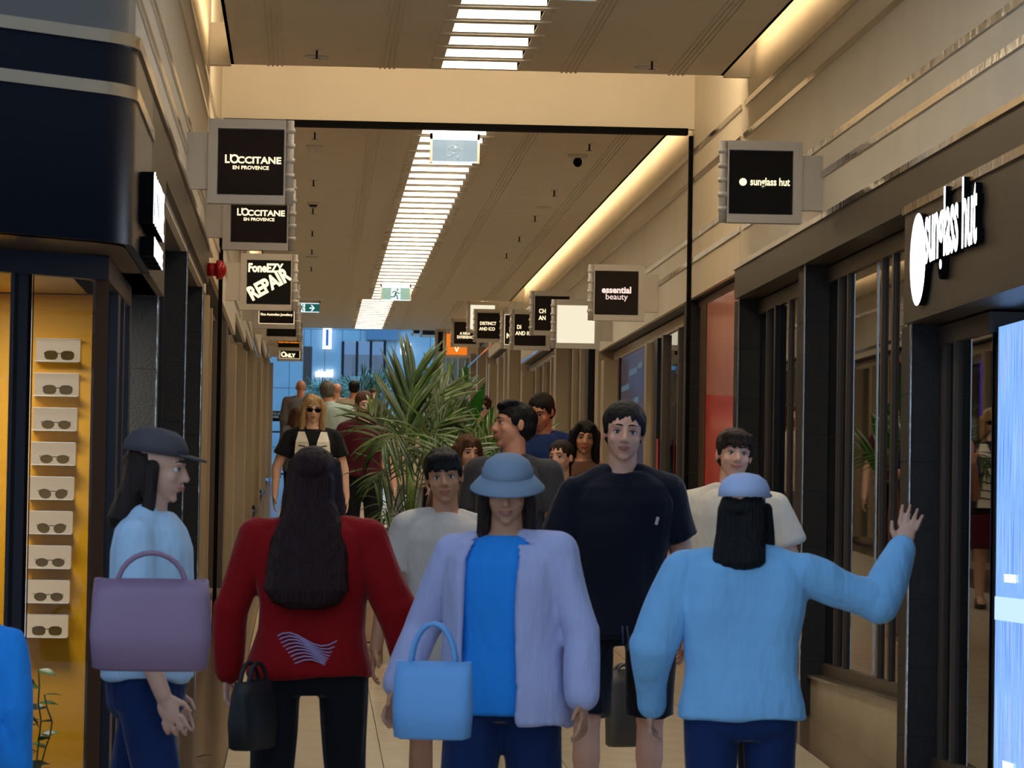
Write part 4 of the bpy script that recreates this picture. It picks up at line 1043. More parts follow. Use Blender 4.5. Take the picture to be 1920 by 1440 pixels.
            p = W+h*.022*hk+sd*.026*hk; dd = (h*.75+sd*.7+pn*.25).normalized(); e2 = p+dd*.042*hk
            capsule(mb, p, e2, .0125*hk, .0100*hk, 8); capsule(mb, e2, e2+(h*.95+sd*.25+pn*.35).normalized()*.030*hk, .0098*hk, .0080*hk, 8)
    body = organic(mb, 'body', SK[skin], vox, root, smooth=1)
    # ---- face
    if face:
        for q in (-1, 1):
            m1 = MB(); hell(m1, (q*.0305, -.0705, .003), (.0145, .0095, .0072 if not smile else .005), 12, 8); m1.build('eye', EYE, root)
            m1 = MB(); hell(m1, (q*.0305, -.0788, .003), (.0062, .0024, .0062 if not smile else .0045), 12, 8); ey = m1.build('iris', IRIS, root)
            m1 = MB(); m1.path([HM @ V(q*(.0305+t), -.0808+abs(t)*.22-max(0, -t)*.1, .011-abs(t)**2*22) for t in (-.016, -.008, 0, .008, .016)], .0018*k, 6); m1.build('eyelid', LASH, root)
            m1 = MB(); m1.path([HM @ V(q*(.010+.008*i), -.0905+.0022*i*i*.42, .029+.004*math.sin(i*.75)) for i in range(6)], [.0022*k, .0036*k, .0038*k, .0034*k, .0028*k, .0015*k], 6); m1.build('eyebrow', LASH, root)
        m1 = MB()
        w_ = .029 if smile else .0235
        m1.path([HM @ V(t*w_, -.0945+t*t*.013, -.0535-.0015*abs(t)+(.007*t*t if smile else 0)) for t in (-1, -.6, -.2, 0, .2, .6, 1)], [.0018*k, .004*k, .0052*k, .0042*k, .0052*k, .004*k, .0018*k], 8)
        m1.path([HM @ V(t*w_*.9, -.0932+t*t*.012, -.0610+(.010*t*t if smile else .004*t*t)) for t in (-1, -.6, 0, .6, 1)], [.002*k, .005*k, .0064*k, .005*k, .002*k], 8)
        m1.build('lips', LIP[lip], root)
    if shades:
        m1 = MB()
        for q in (-1, 1):
            m1.ell(HM @ V(q*.033, -.093, .002), (.028, .006, .020), 16, 10, R=R3)
            m1.tube(HM @ V(q*.058, -.090, .010), HM @ V(q*.084, .0, .012), .003*k, n=6)
        m1.tube(HM @ V(-.012, -.097, .010), HM @ V(.012, -.097, .010), .003*k, n=6)
        m1.build('sunglasses', shades if not isinstance(shades, bool) else M['black'], root)
    # ---- hair
    hs, hc = hair
    if hs != 'bald':
        mb = MB()
        if hat: hs = hs+'_hat'
        if hs in ('short', 'fringe', 'curly', 'quiff'):
            hell(mb, (0, .024, .046), (.0865, .102, .084), 24, 16); hell(mb, (0, .048, .0), (.081, .070, .072), 20, 12)
            for q in (-1, 1): hell(mb, (q*.074, -.012, .028), (.011, .026, .038), 10, 8)
            if hs == 'quiff': hell(mb, (0, -.045, .098), (.056, .040, .026)); hell(mb, (.02, -.02, .11), (.05, .05, .022))
            if hs == 'fringe':
                hell(mb, (0, -.040, .080), (.072, .052, .034))
                rr2 = random.Random(int(X))
                for i in range(15):
                    xx = -.066+i*.0095; c_ = math.sqrt(max(.05, 1-(xx/.08)**2))
                    hcap(mb, (xx*.9, -.052*c_-.02, .088), (xx+rr2.uniform(-.006, .014), -.088*c_-.006, .036+rr2.uniform(-.012, .012)), .013, .006)
            if hs == 'curly':
                rr2 = random.Random(3)
                for i in range(46):
                    a = rr2.uniform(0, 2*math.pi); e_ = rr2.uniform(.1, 1.4)
                    p_ = (.088*math.cos(a)*math.cos(e_), .02+.1*math.sin(a)*math.cos(e_), .05+.085*math.sin(e_))
                    if p_[1] < -.06 and p_[2] < .08: continue
                    hell(mb, p_, (.020, .020, .018), 8, 6)
        if hs.endswith('_hat'): hell(mb, (0, .040, .006), (.084, .085, .058), 24, 16); hs = hs[:-4]
        elif hs in ('long', 'longback', 'shoulder'): hell(mb, (0, .022, .044), (.089, .104, .088), 24, 16)
        if hs in ('long', 'longback', 'shoulder'):
            L_ = {'long': -.30, 'longback': -.50, 'shoulder': -.22}[hs]; wd_ = {'long': .105, 'longback': .165, 'shoulder': .10}[hs]; bk_ = .075 if hs == 'longback' else 0
            rings(mb, [(.045 if hat else .06, .074, .064, .042), (.0, .088, .070, .044), (-.08, .092, .062, .052), (L_*.5, wd_*.92, .056, .068+bk_*.5), (L_*.85, wd_, .055, .085+bk_), (L_*.95, wd_*.8, .045, .09+bk_), (L_, wd_*.45, .03, .09+bk_)], M=HM)
            if hs != 'longback':
                for q in (-1, 1):
                    if hat: hcap(mb, (q*.078, .0, .0), (q*.09, -.012, L_*.9), .026, .024); continue
                    hcap(mb, (q*.046, -.052, .088), (q*.079, -.040, .025), .024, .020); hcap(mb, (q*.079, -.040, .025), (q*.088, -.030, -.09), .020, .026)
                    hcap(mb, (q*.088, -.030, -.09), (q*.092, -.022, L_*.9), .028, .022); hcap(mb, (q*.080, .02, .03), (q*.09, .02, L_*.85), .035, .032)
            else:
                for q in (-1, 1): hcap(mb, (q*.075, -.02, .06), (q*.10, .02, -.2), .03, .04)
        if hs == 'tied':
            hell(mb, (0, .022, .040), (.084, .101, .088), 24, 16); hell(mb, (0, .05, .0), (.078, .066, .07)); hcap(mb, (0, .118, .02), (0, .13, -.14), .028, .018); hcap(mb, (0, .13, -.14), (.01, .10, -.24), .018, .008)
        organic(mb, 'hair', HR[hc], max(vox*.8, .0055), root, smooth=1, fold=.0035*k, ff=55, stretch=(1.4, 1.4, .18), seed=X % 7)
    # ---- top
    ea = .016*H*.6
    hz = hem*H
    if top:
        mb = MB()
        e2 = ea*1.8
        rings(mb, [(hz, .096*b*H+e2, .070*H+e2*.8, .002), (hz+.03*H, .094*b*H+e2, .069*H+e2*.8, .002), (.60*H, .084*b*H+ea*1.2, .062*H+ea, 0), (.66*H, .086*b*H+ea, .063*H+ea*.8, -.002), (.72*H, .097*b*H+ea, .068*H+ea*.6, 0),
                   (.775*H, .105*b*H+ea*.7, .066*H+ea*.4, .0), (.81*H, .096*b*H+ea*.5, .056*H+ea*.4, .006), (.828*H, .070*b*H+ea*.4, .046*H+ea*.3, .008), (.838*H, .047*H, .040*H, .006)], M=B)
        fr_ = {'short': .62, 'long': 9, 'none': 0, 'half': 1.0}[sleeve]
        for q in (-1, 1):
            S, E, W, h, cu = joints[q]
            if sleeve == 'none': continue
            capsule(mb, up(V(q*.040*H, .008, .829*H)), S, .0235*H+ea*.3, .030*H*b+ea*.5)
            if sleeve == 'long':
                capsule(mb, S, E, .031*H*b+ea*.6, .028*H*b+ea*.7); capsule(mb, E, E+(W-E)*.97, .030*H*b+ea*.7, .021*H+ea*.4)
            else:
                p1 = S+(E-S)*fr_
                d_ = (E-S).normalized(); a_ = d_.orthogonal().normalized(); b2 = d_.cross(a_)
                R = []
                for hh, r in ((-.012*H, .022*H*b), (0, .030*H*b+ea*.5), ((p1-S).length*.6, .032*H*b+ea*.8), ((p1-S).length, .033*H*b+ea*1.2)):
                    R.append([S+d_*hh+(a_*math.cos(t)+b2*math.sin(t))*r for t in (2*math.pi*i/16 for i in range(16))])
                mb.loft(R, 0)
        if collar:
            n0 = up(V(0, .008, .835*H)); mb.tube(n0, n0+V(0, -.004, .026*H), .042*H, .038*H, 18)
        organic(mb, 'shirt', top, cvox, root, smooth=2, fold=tfold*k, ff=7, seed=X % 11)
    # ---- bottom
    if bottom:
        mb = MB()
        if kind in ('trousers', 'shorts', 'wide'):
            rings(mb, [(.455*H, .062*hb*H, .06*H, .0), (.475*H, .096*hb*H, .070*H, .002), (.52*H, .100*hb*H, .073*H, .004), (.575*H, .086*hb*H, .062*H, .0)], M=B)
            for q in (-1, 1):
                a, c, e = lg[q]
                if kind == 'shorts':
                    c2 = a+(c-a)*.93; mb.tube(a+V(0, 0, .02), c2, .056*H*hb, .053*H*hb, 20)
                elif kind == 'wide':
                    mb.tube(a+V(0, 0, .02), c, .062*H*hb, .052*H*hb, 20); mb.tube(c+(a-c)*.1, e+V(0, 0, -.02*H), .053*H*hb, .050*H*hb, 20)
                else:
                    capsule(mb, a, c, .054*H*hb, .042*H*hb); capsule(mb, c, c+(e-c)*.95, .042*H*hb, .030*H*hb)
        else:
            zb = .30*H if kind == 'skirt' else .12*H
            rings(mb, [(zb, .135*hb*H, .115*H, 0), (.40*H, .12*hb*H, .095*H, 0), (.50*H, .104*hb*H, .076*H, .002), (.575*H, .086*hb*H, .062*H, 0)], M=B)
        organic(mb, {'shorts': 'shorts', 'skirt': 'skirt'}.get(kind, 'trousers'), bottom, cvox, root, smooth=2, fold=.0075*k, ff=8, seed=X % 5+1)
    for q in (-1, 1):
        a, c, e = lg[q]; mb = MB()
        z0 = e.z-.042*H
        rings(mb, [(z0, .026*H, .066*H, -.035*H), (z0+.012*H, .029*H, .070*H, -.036*H), (z0+.03*H, .026*H, .055*H, -.026*H), (z0+.05*H, .023*H, .030*H, -.004*H)], M=Matrix.Translation((e.x, e.y, 0)))
        mb.build('shoe', SHOE[shoes], root)
    if extra: extra(root, dict(H=H, k=k, up=up, HM=HM, R3=R3, joints=joints, lg=lg, B=B, b=b, cvox=cvox, dz=dz))
    return root
def cap_hat(m, brim=1, fold=0):
    def f(root, c):
        mb = MB(); HM, R3 = c['HM'], c['R3']
        R = []
        for (z, w, h) in ((.045, .094, .112), (.075, .092, .109), (.105, .078, .092), (.125, .05, .06), (.132, .012, .014)):
            R.append([HM @ V(w*math.cos(t), .018+h*math.sin(t), z) for t in (2*math.pi*i/28 for i in range(28))])
        mb.loft(R, 0)
        if brim == 1:
            o = [HM @ V(.078*math.cos(t), -.085+.075*math.sin(t), .050-.010*abs(math.sin(t))) for t in (math.pi+math.pi*i/14 for i in range(15))]
            o2 = [p+HM.to_3x3() @ V(0, 0, .006) for p in o]; n = len(o)
            mb.add(o+o2, [tuple(range(n)), tuple(range(2*n-1, n-1, -1))]+[(i, i+n, i+n+1, i+1) for i in range(n-1)], 0, True)
        if brim == 2:
            mb.loft([[HM @ V(w*math.cos(t), .018+h*math.sin(t), z) for t in (2*math.pi*i/28 for i in range(28))] for (z, w, h) in ((.056, .093, .111), (.012, .135, .15), (.006, .135, .15), (.048, .093, .111))], 0)
        mb.build('hat', m, root)
    return f
def W_(root, c, p): return root.matrix_basis @ p

def tote(loc, rz, w, d, h, m, label, handle=.2, hm=None, cat='bag'):
    t = empty('shoulder_bag' if handle > .3 else 'tote_bag', loc, label, cat, rz=rz)
    mb = MB(); R = []
    n = 28
    for (z, a, b) in ((0, .80, .75), (.03*h, .95, .95), (.4*h, 1.0, 1.05), (.8*h, .97, .8), (h, .94, .45), (h*.98, .90, .36), (h*.7, .9, .4)):
        ring = []
        for i in range(n):
            t_ = 2*math.pi*i/n; c, s = math.cos(t_), math.sin(t_)
            ring.append(V(w/2*a*math.copysign(abs(c)**.45, c), d/2*b*math.copysign(abs(s)**.6, s), z+.012*math.sin(3*t_)*z))
        R.append(ring)
    mb.loft(R, 0); mb.build('bag_body', m, t)
    for s in (-1, 1):
        mb = MB(); mb.path([V(w*.28*math.cos(a), s*d*.16, h*.93+handle*math.sin(a)) for a in (math.pi*i/12 for i in range(13))], .008, 8); mb.build('handle', hm or m, t)
    return t

T = {}
def C(n, *a, **k):
    T[n] = cloth(n, *a, **k); return T[n]
sky = C('pale_blue_cotton', (176, 204, 226)); blue = C('bright_blue_cotton', (40, 140, 226)); lav = C('lavender_cloth', (176, 178, 212)); jeans = C('dark_blue_denim', (22, 42, 86))
red = C('red_fleece', (138, 6, 10)); blackc = C('black_cloth', (20, 21, 26)); navy = C('navy_cotton', (12, 17, 32)); navys = C('dark_navy_twill', (15, 17, 28))
greyt = C('light_grey_cotton', (196, 188, 178)); creamc = C('cream_cotton', (206, 196, 176)); dkgrey = C('charcoal_cotton', (54, 54, 58)); roy = C('deep_blue_cotton', (16, 40, 92))
burg = C('burgundy_cotton', (74, 18, 34)); mint = C('pale_mint_shirt', (170, 186, 178)); khaki = C('khaki_grey_tee', (150, 138, 118)); offw = C('off_white_tee', (194, 180, 164)); greys = C('grey_shirt', (104, 102, 104))
brownc = C('brown_cloth', (86, 58, 42)); mauve = mat('mauve_leather', (138, 108, 132), .45, bump=.1, scale=50, var=.05); greyp = C('pale_grey_trousers', (130, 134, 146))
lblue = mat('pale_blue_bag_canvas', (112, 170, 226), .6, bump=.2, scale=60, var=.06)

# nearest, moving across the frame ----------------------------------------------
person(-48, 600, 1.30, 'child in a bright blue top cut off by the left edge', rot=160, top=blue, sleeve='long', bottom=jeans, hair=('short', 'black'), face=False, vox=.012)
p2 = person(285, 575, 1.70, 'woman in pale blue top and dark cap beside a mauve bag, far left', hat=True, rot=78, top=sky, sleeve='half', hem=.53, bottom=jeans, kind='trousers', hair=('shoulder', 'darkbrown'), head=(0, 8, 0),
       arms={'R': ((-.16, -.05, -1), (.05, -.4, -1)), 'L': ((.16, .15, -1), (.0, -.3, -1))}, legs=(.22, -.25), skin='light', extra=cap_hat(mat('grey_cap', (70, 64, 68), .8)), vox=.0062)
tote((at(282, 1200, F/610).x, F/610, at(282, 1258, F/610).z), math.radians(4), .37, .13, .28, mauve, 'large mauve leather bag at the hip of the woman far left', handle=.10)
def red_extra(root, c):
    # lace-like pale motif across the lower back of the jacket
    H = c['H']; mb = MB(); rr3 = random.Random(8)
    for j in range(9):
        pts = []
        for i in range(15):
            u = -1+2*i/14; a = u*1.15
            z = (.575-.012*j*.6)*H+.014*H*math.sin(u*5+.25*j)
            pts.append(V(math.sin(a)*.108*H, math.cos(a)*.090*H+.004, z))
        mb.path(pts, .0028, 5)
    mb.build('lace_motif', mat('pale_lilac_thread', (170, 150, 190), .6), root)
    mb = MB()
    for i in range(10):
        z = .50*H-i*.002; 
    for q in (-1, 1):
        S, E, W, h, cu = c['joints'][q]
        m2 = MB(); capsule(m2, W+(E-W)*.06, W+(E-W)*.16, .030*H, .031*H); m2.build('cuff', red, root)
person(588, 520, 1.62, 'woman seen from behind in red jacket with very long dark hair', rot=172, top=red, sleeve='long', bottom=blackc, kind='trousers', hair=('longback', 'auburn'), face=False, hem=.50,
       arms={'R': ((-.42, .06, -1), (-.12, -.30, -1)), 'L': ((.34, .05, -1), (.05, -.12, -1))}, legs=(.14, -.16), skin='light', build=1.22, vox=.0062, extra=red_extra, legsep=1.25)
tote((at(474, 1330, F/530).x, F/530, at(474, 1405, F/530).z), 1.2, .30, .10, .24, mat('black_bag_fabric', (22, 22, 24), .6), 'black bag hanging low beside the woman in red', handle=.08)
def jacket(root, c):
    H = c['H']; b = c['b']; mb = MB()
    ang = [math.radians(v) for v in range(-62, 243, 7)]       # open at the front (-y)
    prof = [(.45, .132, .110), (.50, .126, .104), (.58, .116, .096), (.66, .113, .093), (.74, .118, .092), (.79, .115, .084), (.818, .092, .068), (.840, .060, .052)]
    outer = [[c['B'] @ V((w*b)*H*math.cos(a), h*H*math.sin(a), z*H) for a in ang] for z, w, h in prof]
    inner = [[c['B'] @ V((w*b)*H*.95*math.cos(a), h*H*.94*math.sin(a), z*H) for a in ang] for z, w, h in prof]
    n = len(ang)
    for k_ in range(len(prof)-1):
        for i in range(n-1):
            mb.add([outer[k_][i], outer[k_][i+1], outer[k_+1][i+1], outer[k_+1][i], inner[k_][i], inner[k_][i+1], inner[k_+1][i+1], inner[k_+1][i]], [(0, 1, 2, 3), (7, 6, 5, 4), (0, 4, 5, 1), (3, 2, 6, 7), (0, 3, 7, 4), (1, 5, 6, 2)], 0)
    for q in (-1, 1):
        S, E, W, h, cu = c['joints'][q]
        capsule(mb, c['up'](V(q*.04*H, 0, .825*H)), S, .028*H, .038*H*b); capsule(mb, S, E, .038*H*b, .040*H); capsule(mb, E, E+(W-E)*.92, .040*H, .034*H)
    organic(mb, 'jacket', lav, .009, root, smooth=6, fold=.014, ff=7, seed=4)
    cap_hat(mat('pale_blue_hat', (122, 140, 158), .8, bump=.2), 2)(root, c)
person(950, 560, 1.63, 'woman in open lavender jacket, blue top and pale blue hat, centre front', hat=True, rot=-24, top=blue, sleeve='none', tfold=.004, bottom=jeans, kind='wide', hair=('shoulder', 'darkbrown'), head=(18, 14, 0),
       arms={'R': ((-.45, .05, -1), (-.28, -.35, -1)), 'L': ((.36, .0, -1), (.12, -.25, -1))}, legs=(.2, -.2), skin='tan', extra=jacket, vox=.006, build=1.1)
tote((at(812, 1300, F/580).x, F/580, at(812, 1386, F/580).z), math.radians(-10), .26, .13, .25, lblue, 'pale blue tote bag beside the woman in lavender jacket', handle=.14)
def p8x(root, c):
    cap_hat(mat('white_blue_cap', (176, 190, 222), .8, bump=.2), 1)(root, c)
person(1396, 575, 1.58, 'person seen from behind in pale blue top and cap, one arm waving', hat=True, rot=172, top=C('light_blue_jersey', (128, 184, 226)), sleeve='long', bottom=jeans, hair=('shoulder', 'black'), face=False, hem=.50,
       arms={'R': ((-.9, -.15, -.35), (-.32, -.45, .8), (-.3, -.2, 1), .2), 'L': ((.36, .1, -1), (.05, -.55, -1))}, legs=(.15, -.15), skin='light', build=1.22, vox=.006, extra=p8x, head=(-12, 0, 0))
# second row, coming towards the camera ------------------------------------------
person(838, 470, 1.60, 'boy in light grey T-shirt with dark fringe, left of the lavender jacket', rot=4, top=greyt, bottom=navys, kind='shorts', hair=('fringe', 'black'), head=(-6, 4, -6), skin='tan',
       arms={'R': ((-.30, .04, -1), (-.16, -.12, -1)), 'L': ((.24, .05, -1), (.05, -.2, -1))}, legs=(.12, -.1), build=.98, vox=.0058, shoes='white')
def p6x(root, c):
    H = c['H']; B = c['B']
    mb = MB(); mb.box(-.006, .006, -.004, .0, -.016, .016, M=B @ Matrix.Translation((.088*H*.8, -.0735*H, .735*H)) @ Matrix.Rotation(.25, 4, 'Y')); mb.build('chest_emblem', mat('emblem_thread', (190, 170, 180), .6), root)
    mb = MB(); mb.path([B @ V(.052*H*math.sin(a), .008-.052*H*math.cos(a)*1.0, (.842-.020*math.cos(a))*H) for a in (math.radians(v) for v in range(-100, 101, 10))], .0035, 6); mb.build('collar_rib', navys, root)
    mb = MB(); mb.path([B @ V(x_*H, -.090*H, z_*H) for x_, z_ in ((.004, .50), (.008, .47), (.006, .445))], .004, 6); mb.path([B @ V(x_*H, -.090*H, z_*H) for x_, z_ in ((-.006, .50), (-.004, .46))], .004, 6); mb.build('drawstring', mat('navy_cord', (50, 56, 84), .6), root)
person(1166, 464, 1.80, 'tall man in navy T-shirt and shorts striding towards the camera', rot=3, top=navy, bottom=navys, kind='shorts', hair=('short', 'black'), head=(-5, 2, 3), skin='light',
       arms={'R': ((-.24, .06, -1), (-.02, -.20, -1), (.12, -.1, -1), .7), 'L': ((.24, .12, -1), (.06, .18, -1))}, legs=(.16, -.12), build=1.03, vox=.0058, shoes='white', extra=p6x, hem=.475, legsep=1.35)
person(1372, 425, 1.68, 'young man in cream shirt with dark fringe behind the waving arm', rot=-4, top=creamc, bottom=navys, hair=('fringe', 'darkbrown'), head=(8, -2, 4), skin='light', build=1.12, vox=.0062, smile=True,
       arms={'R': ((-.3, .05, -1), (-.1, -.2, -1)), 'L': ((.3, .05, -1), (.1, -.2, -1))})
tote((at(1168, 1320, F/400).x, F/400, at(1168, 1400, F/400).z), .5, .17, .09, .36, mat('dark_grey_bag', (58, 56, 54), .5, bump=.2), 'dark grey bag hanging behind the tall man\'s knees', handle=.05)
# middle distance ------------------------------------------------------------------
person(962, 378, 1.77, 'laughing man in charcoal tee with head turned left', rot=-30, top=dkgrey, bottom=navys, hair=('quiff', 'black'), head=(-42, -6, -10), skin='warm', vox=.0065, smile=True, build=1.08)
person(1018, 275, 1.80, 'man in deep blue tee with one hand across his face', rot=-8, top=roy, bottom=blackc, hair=('short', 'black'), head=(-20, 18, 0), skin='warm', vox=.009, build=1.1,
       arms={'R': ((-.15, -.3, -1), (.25, -.55, 1), (.3, .0, 1), .5), 'L': ((.2, .0, -1), (.1, -.2, -1))})
person(1094, 284, 1.62, 'young woman with long black hair and red lips', rot=12, top=brownc, sleeve='none', bottom=blackc, hair=('long', 'black'), head=(-14, 4, 4), skin='tan', vox=.007, lip='red', hem=.5)
def strap(root, c):
    H = c['H']; mb = MB()
    mb.path([V(-.115*H, -.02, .60*H), V(-.11*H, -.085*H, .70*H), V(-.085*H, -.085*H, .78*H), V(-.062*H, -.045*H, .835*H), V(-.06*H, .03, .83*H)], .02, 8); mb.build('bag_strap', M['white'], root)
person(1053, 318, 1.53, 'woman in grey tee with tied dark hair looking left', rot=-14, top=C('mid_grey_tee', (98, 96, 104)), bottom=blackc, hair=('tied', 'darkbrown'), head=(-14, 0, -3), skin='light', vox=.0065, extra=strap)
person(874, 300, 1.53, 'woman with brown hair peering over the boy in grey', rot=10, top=brownc, bottom=blackc, hair=('long', 'brown'), head=(10, 6, 0), skin='light', vox=.009)
bls = mat('blue_mirror_lens', (20, 60, 140), .1, .3)
person(902, 188, 1.71, 'curly-haired man in blue mirrored sunglasses behind the palms', rot=-16, top=brownc, bottom=blackc, hair=('curly', 'curly'), head=(-10, 0, 0), skin='pale', vox=.011, shades=bls)
def vest(root, c):
    H = c['H']
    for q in (-1, 1):
        mb = MB(); R = []
        for z, x0, x1, yy in ((.50, .004, .085, .104), (.58, .004, .084, .097), (.66, .006, .086, .098), (.72, .012, .088, .096), (.77, .022, .084, .090), (.82, .040, .070, .060)):
            R.append([V(q*x0*H, -yy*H, z*H), V(q*x1*H, -yy*H*.80, z*H), V(q*x1*H, -yy*H*.80+.012, z*H), V(q*x0*H, -yy*H+.012, z*H)])
        mb.loft(R, 0, False); pn = mb.build('vest_panel', C('cream_knit', (232, 228, 214)), root)
        for i, z in enumerate((.545, .585, .625, .665, .705, .745)):
            mb = MB(); mb.path([V(q*x_*H, -yy*H-.004, (z-.006*math.cos(x_*40))*H) for x_, yy in (((.006, .100), (.045, .095), (.08, .084)) if i < 4 else ((.035, .096), (.055, .092), (.07, .086)))], .005, 6); mb.build('stripe', blackc, root)
person(584, 220, 1.72, 'blonde woman in dark sunglasses and striped cream vest', rot=2, top=blackc, bottom=burg, kind='skirt', hair=('long', 'blond'), head=(0, 3, 3), skin='pale', vox=.0095, shades=True, extra=vest, tfold=.003, build=1.08,
       arms={'R': ((-.4, .0, -1), (-.05, -.2, -1)), 'L': ((.3, .0, -1), (.1, -.2, -1))})
person(680, 205, 1.76, 'person in burgundy T-shirt and black trousers beside the palm', rot=6, top=burg, bottom=blackc, hair=('short', 'brown'), head=(10, 8, 0), skin='pale', vox=.010, build=.98, hem=.56,
       arms={'R': ((-.34, .0, -1), (-.16, -.2, -1)), 'L': ((.3, .0, -1), (.1, -.2, -1))})
person(760, 185, 1.70, 'woman in cream top and pale trousers behind the near palm', rot=-8, top=offw, bottom=greyp, hair=('shoulder', 'brown'), skin='light', vox=.011, build=1.1)
person(806, 178, 1.78, 'person in cream shirt half hidden behind the dense palm leaves', rot=170, top=creamc, bottom=blackc, hair=('short', 'black'), face=False, skin='light', vox=.012)
person(699, 126, 1.74, 'dark-haired woman in sunglasses between palm and burgundy shirt', rot=10, top=blackc, bottom=blackc, hair=('tied', 'darkbrown'), skin='tan', vox=.012, shades=True)
# walking away -----------------------------------------------------------------------
person(611, 156, 1.84, 'grey-haired man from behind in a pale mint shirt', rot=176, top=mint, sleeve='long', bottom=blackc, hair=('short', 'grey'), face=False, skin='light', vox=.012, build=1.25, collar=True)
person(661, 117, 1.85, 'dark-haired man from behind in a khaki grey tee', rot=178, top=khaki, bottom=blackc, hair=('short', 'black'), face=False, skin='warm', vox=.012, build=1.2)
person(628, 108, 1.80, 'bald man from behind in an off-white tee', rot=184, top=offw, bottom=blackc, hair=('bald', 'grey'), face=False, skin='warm', vox=.013, build=1.2)
person(561, 112, 1.84, 'balding man from behind in a grey shirt, leftmost of those walking away', rot=176, top=greys, sleeve='long', bottom=blackc, hair=('bald', 'grey'), face=False, skin='warm', vox=.012, build=1.25)
person(580, 140, 1.66, 'blond woman from behind, just above the striped vest', rot=176, top=greys, bottom=blackc, hair=('shoulder', 'blond'), face=False, skin='light', vox=.012)
person(554, 150, 1.50, 'child with auburn hair left of the blonde woman', rot=200, top=greys, bottom=blackc, hair=('shoulder', 'brown'), face=False, skin='warm', vox=.012)
# ================================================================ palms and planters
PG = [mat('palm_leaf_deep', (36, 68, 22), .38, var=.35, vscale=5), mat('palm_leaf_light', (74, 104, 50), .36, var=.3, vscale=5), mat('broad_leaf_green', (30, 92, 18), .3, var=.25, vscale=5)]
def leaflet_mesh(name, m, droop=.35, W=.030, n=6):
    vs, fs = [], []
    for i in range(n+1):
        t = i/n; w = W*(math.sin(math.pi*min(1, t*.92+.06))**.7)*(1-.25*t)
        a = droop*t*1.6; x = math.sin(a)/(droop*1.6) if droop else t; z = -(1-math.cos(a))/(droop*1.6) if droop else 0
        vs += [(x, -w, z+w*.45), (x, 0, z), (x, w, z+w*.45)]
    for i in range(n):
        a = i*3; fs += [(a, a+3, a+4, a+1), (a+1, a+4, a+5, a+2)]
    mb = MB(); mb.add(vs, fs, 0, True); return mb.mesh(name, m)
LM = [leaflet_mesh('leaflet', PG[0], .25, .036), leaflet_mesh('leaflet', PG[1], .55, .036), leaflet_mesh('leaflet', PG[0], .8, .032), leaflet_mesh('leaflet', PG[1], .3, .034)]
def curve_pts(P, n):
    out = []
    for i in range(n+1):
        u = i/n*(len(P)-1); k = min(int(u), len(P)-2); f = u-k
        p0 = P[max(k-1, 0)]; p1 = P[k]; p2 = P[k+1]; p3 = P[min(k+2, len(P)-1)]
        out.append(.5*((2*p1)+(p2-p0)*f+(2*p0-5*p1+4*p2-p3)*f*f+(3*p1-p0-3*p2+p3)*f**3))
    return out
rp = random.Random(12)
def frond(root, P, L, start=.4, cnt=13, ms=(0, 1), ang=38, joined=False, N=None, up=.15):
    pts = curve_pts(P, 24); mb = MB()
    mb.path([p-root.location for p in pts], [.0085*(1-.75*i/24)*max(L/.35, .6) for i in range(25)], 6)
    fr = mb.build('frond', STEM, root) if not joined else None
    N = N or V(rp.uniform(-.3, .3), -1, .35).normalized()
    vs_mb = mb if joined else None
    cnt = int(cnt*1.25)
    for i in range(cnt):
        for sd in (-1, 1):
            t = start+(1-start)*(i+.5*rp.random()*.6)/cnt; j = min(int(t*24), 23)
            p = pts[j].lerp(pts[j+1], t*24-j); d = (pts[j+1]-pts[j]).normalized()
            side = d.cross(N).normalized()*sd
            a = math.radians(ang*(1-.45*(t-start)/(1-start))+rp.uniform(-6, 6))
            x = (d*math.cos(a)+side*math.sin(a)+V(0, 0, up)+V(0, rp.uniform(-.25, .25), 0)).normalized()
            q = (t-start)/(1-start); ln = L*(.55+.75*math.sin(math.pi*min(1, q*.8+.15)))*rp.uniform(.85, 1.1)
            z = (N+V(0, 0, .9)); z = (z-x*z.dot(x)).normalized(); y = z.cross(x)
            m4 = Matrix.Translation(p-root.location) @ Matrix((x, y, z)).transposed().to_4x4() @ Matrix.Diagonal((ln, L*1.3, ln, 1))
            me = LM[rp.choice(ms)]
            if joined:
                mi = 1 if me.materials[0] == PG[0] else 2
                mb.add([m4 @ v.co for v in me.vertices], [tuple(f.vertices) for f in me.polygons], mi, True)
            else:
                o = link('leaflet', me, fr); o.matrix_basis = m4
    if joined: mb.build('frond', [STEM, PG[0], PG[1]], root)
PLM = mat('white_planter', (206, 190, 168), .45, bump=.05, scale=40); SOIL = mat('potting_soil', (34, 26, 20), .95, bump=.6, scale=60)
def planter(x0, x1, y0, y1, top, label):
    z0 = floor_z(y0); t = empty('planter_box', ((x0+x1)/2, (y0+y1)/2, z0), label, 'planter')
    mb = MB(); w = (x1-x0)/2; l = (y1-y0)/2; h = top-z0; zb = 0
    for (a, b, c, d_) in ((-w, -w+.02, -l, l), (w-.02, w, -l, l), (-w+.02, w-.02, -l, -l+.02), (-w+.02, w-.02, l-.02, l)): mb.box(a, b, c, d_, -.0 if c < 0 else .0, h)
    mb.build('planter_wall', PLM, t)
    mb = MB(); mb.box(-w+.02, w-.02, -l+.02, l-.02, .02, h-.05); mb.build('soil', SOIL, t)
    return t
zt = ZC-.186
planter(.526, .98, 24.55, 25.9, zt, 'tall white planter box holding the near palm')
planter(1.02, 1.45, 27.6, 28.6, ZC-.03, 'white planter box holding the second palm, mostly hidden')
def AP(lst, d): return [at(x, y, d+dd) for x, y, dd in lst]
d0 = 24.9
near = empty('kentia_palm', at(768, 1030, d0), 'tall green palm in the nearest white planter, middle of the arcade', 'palm')
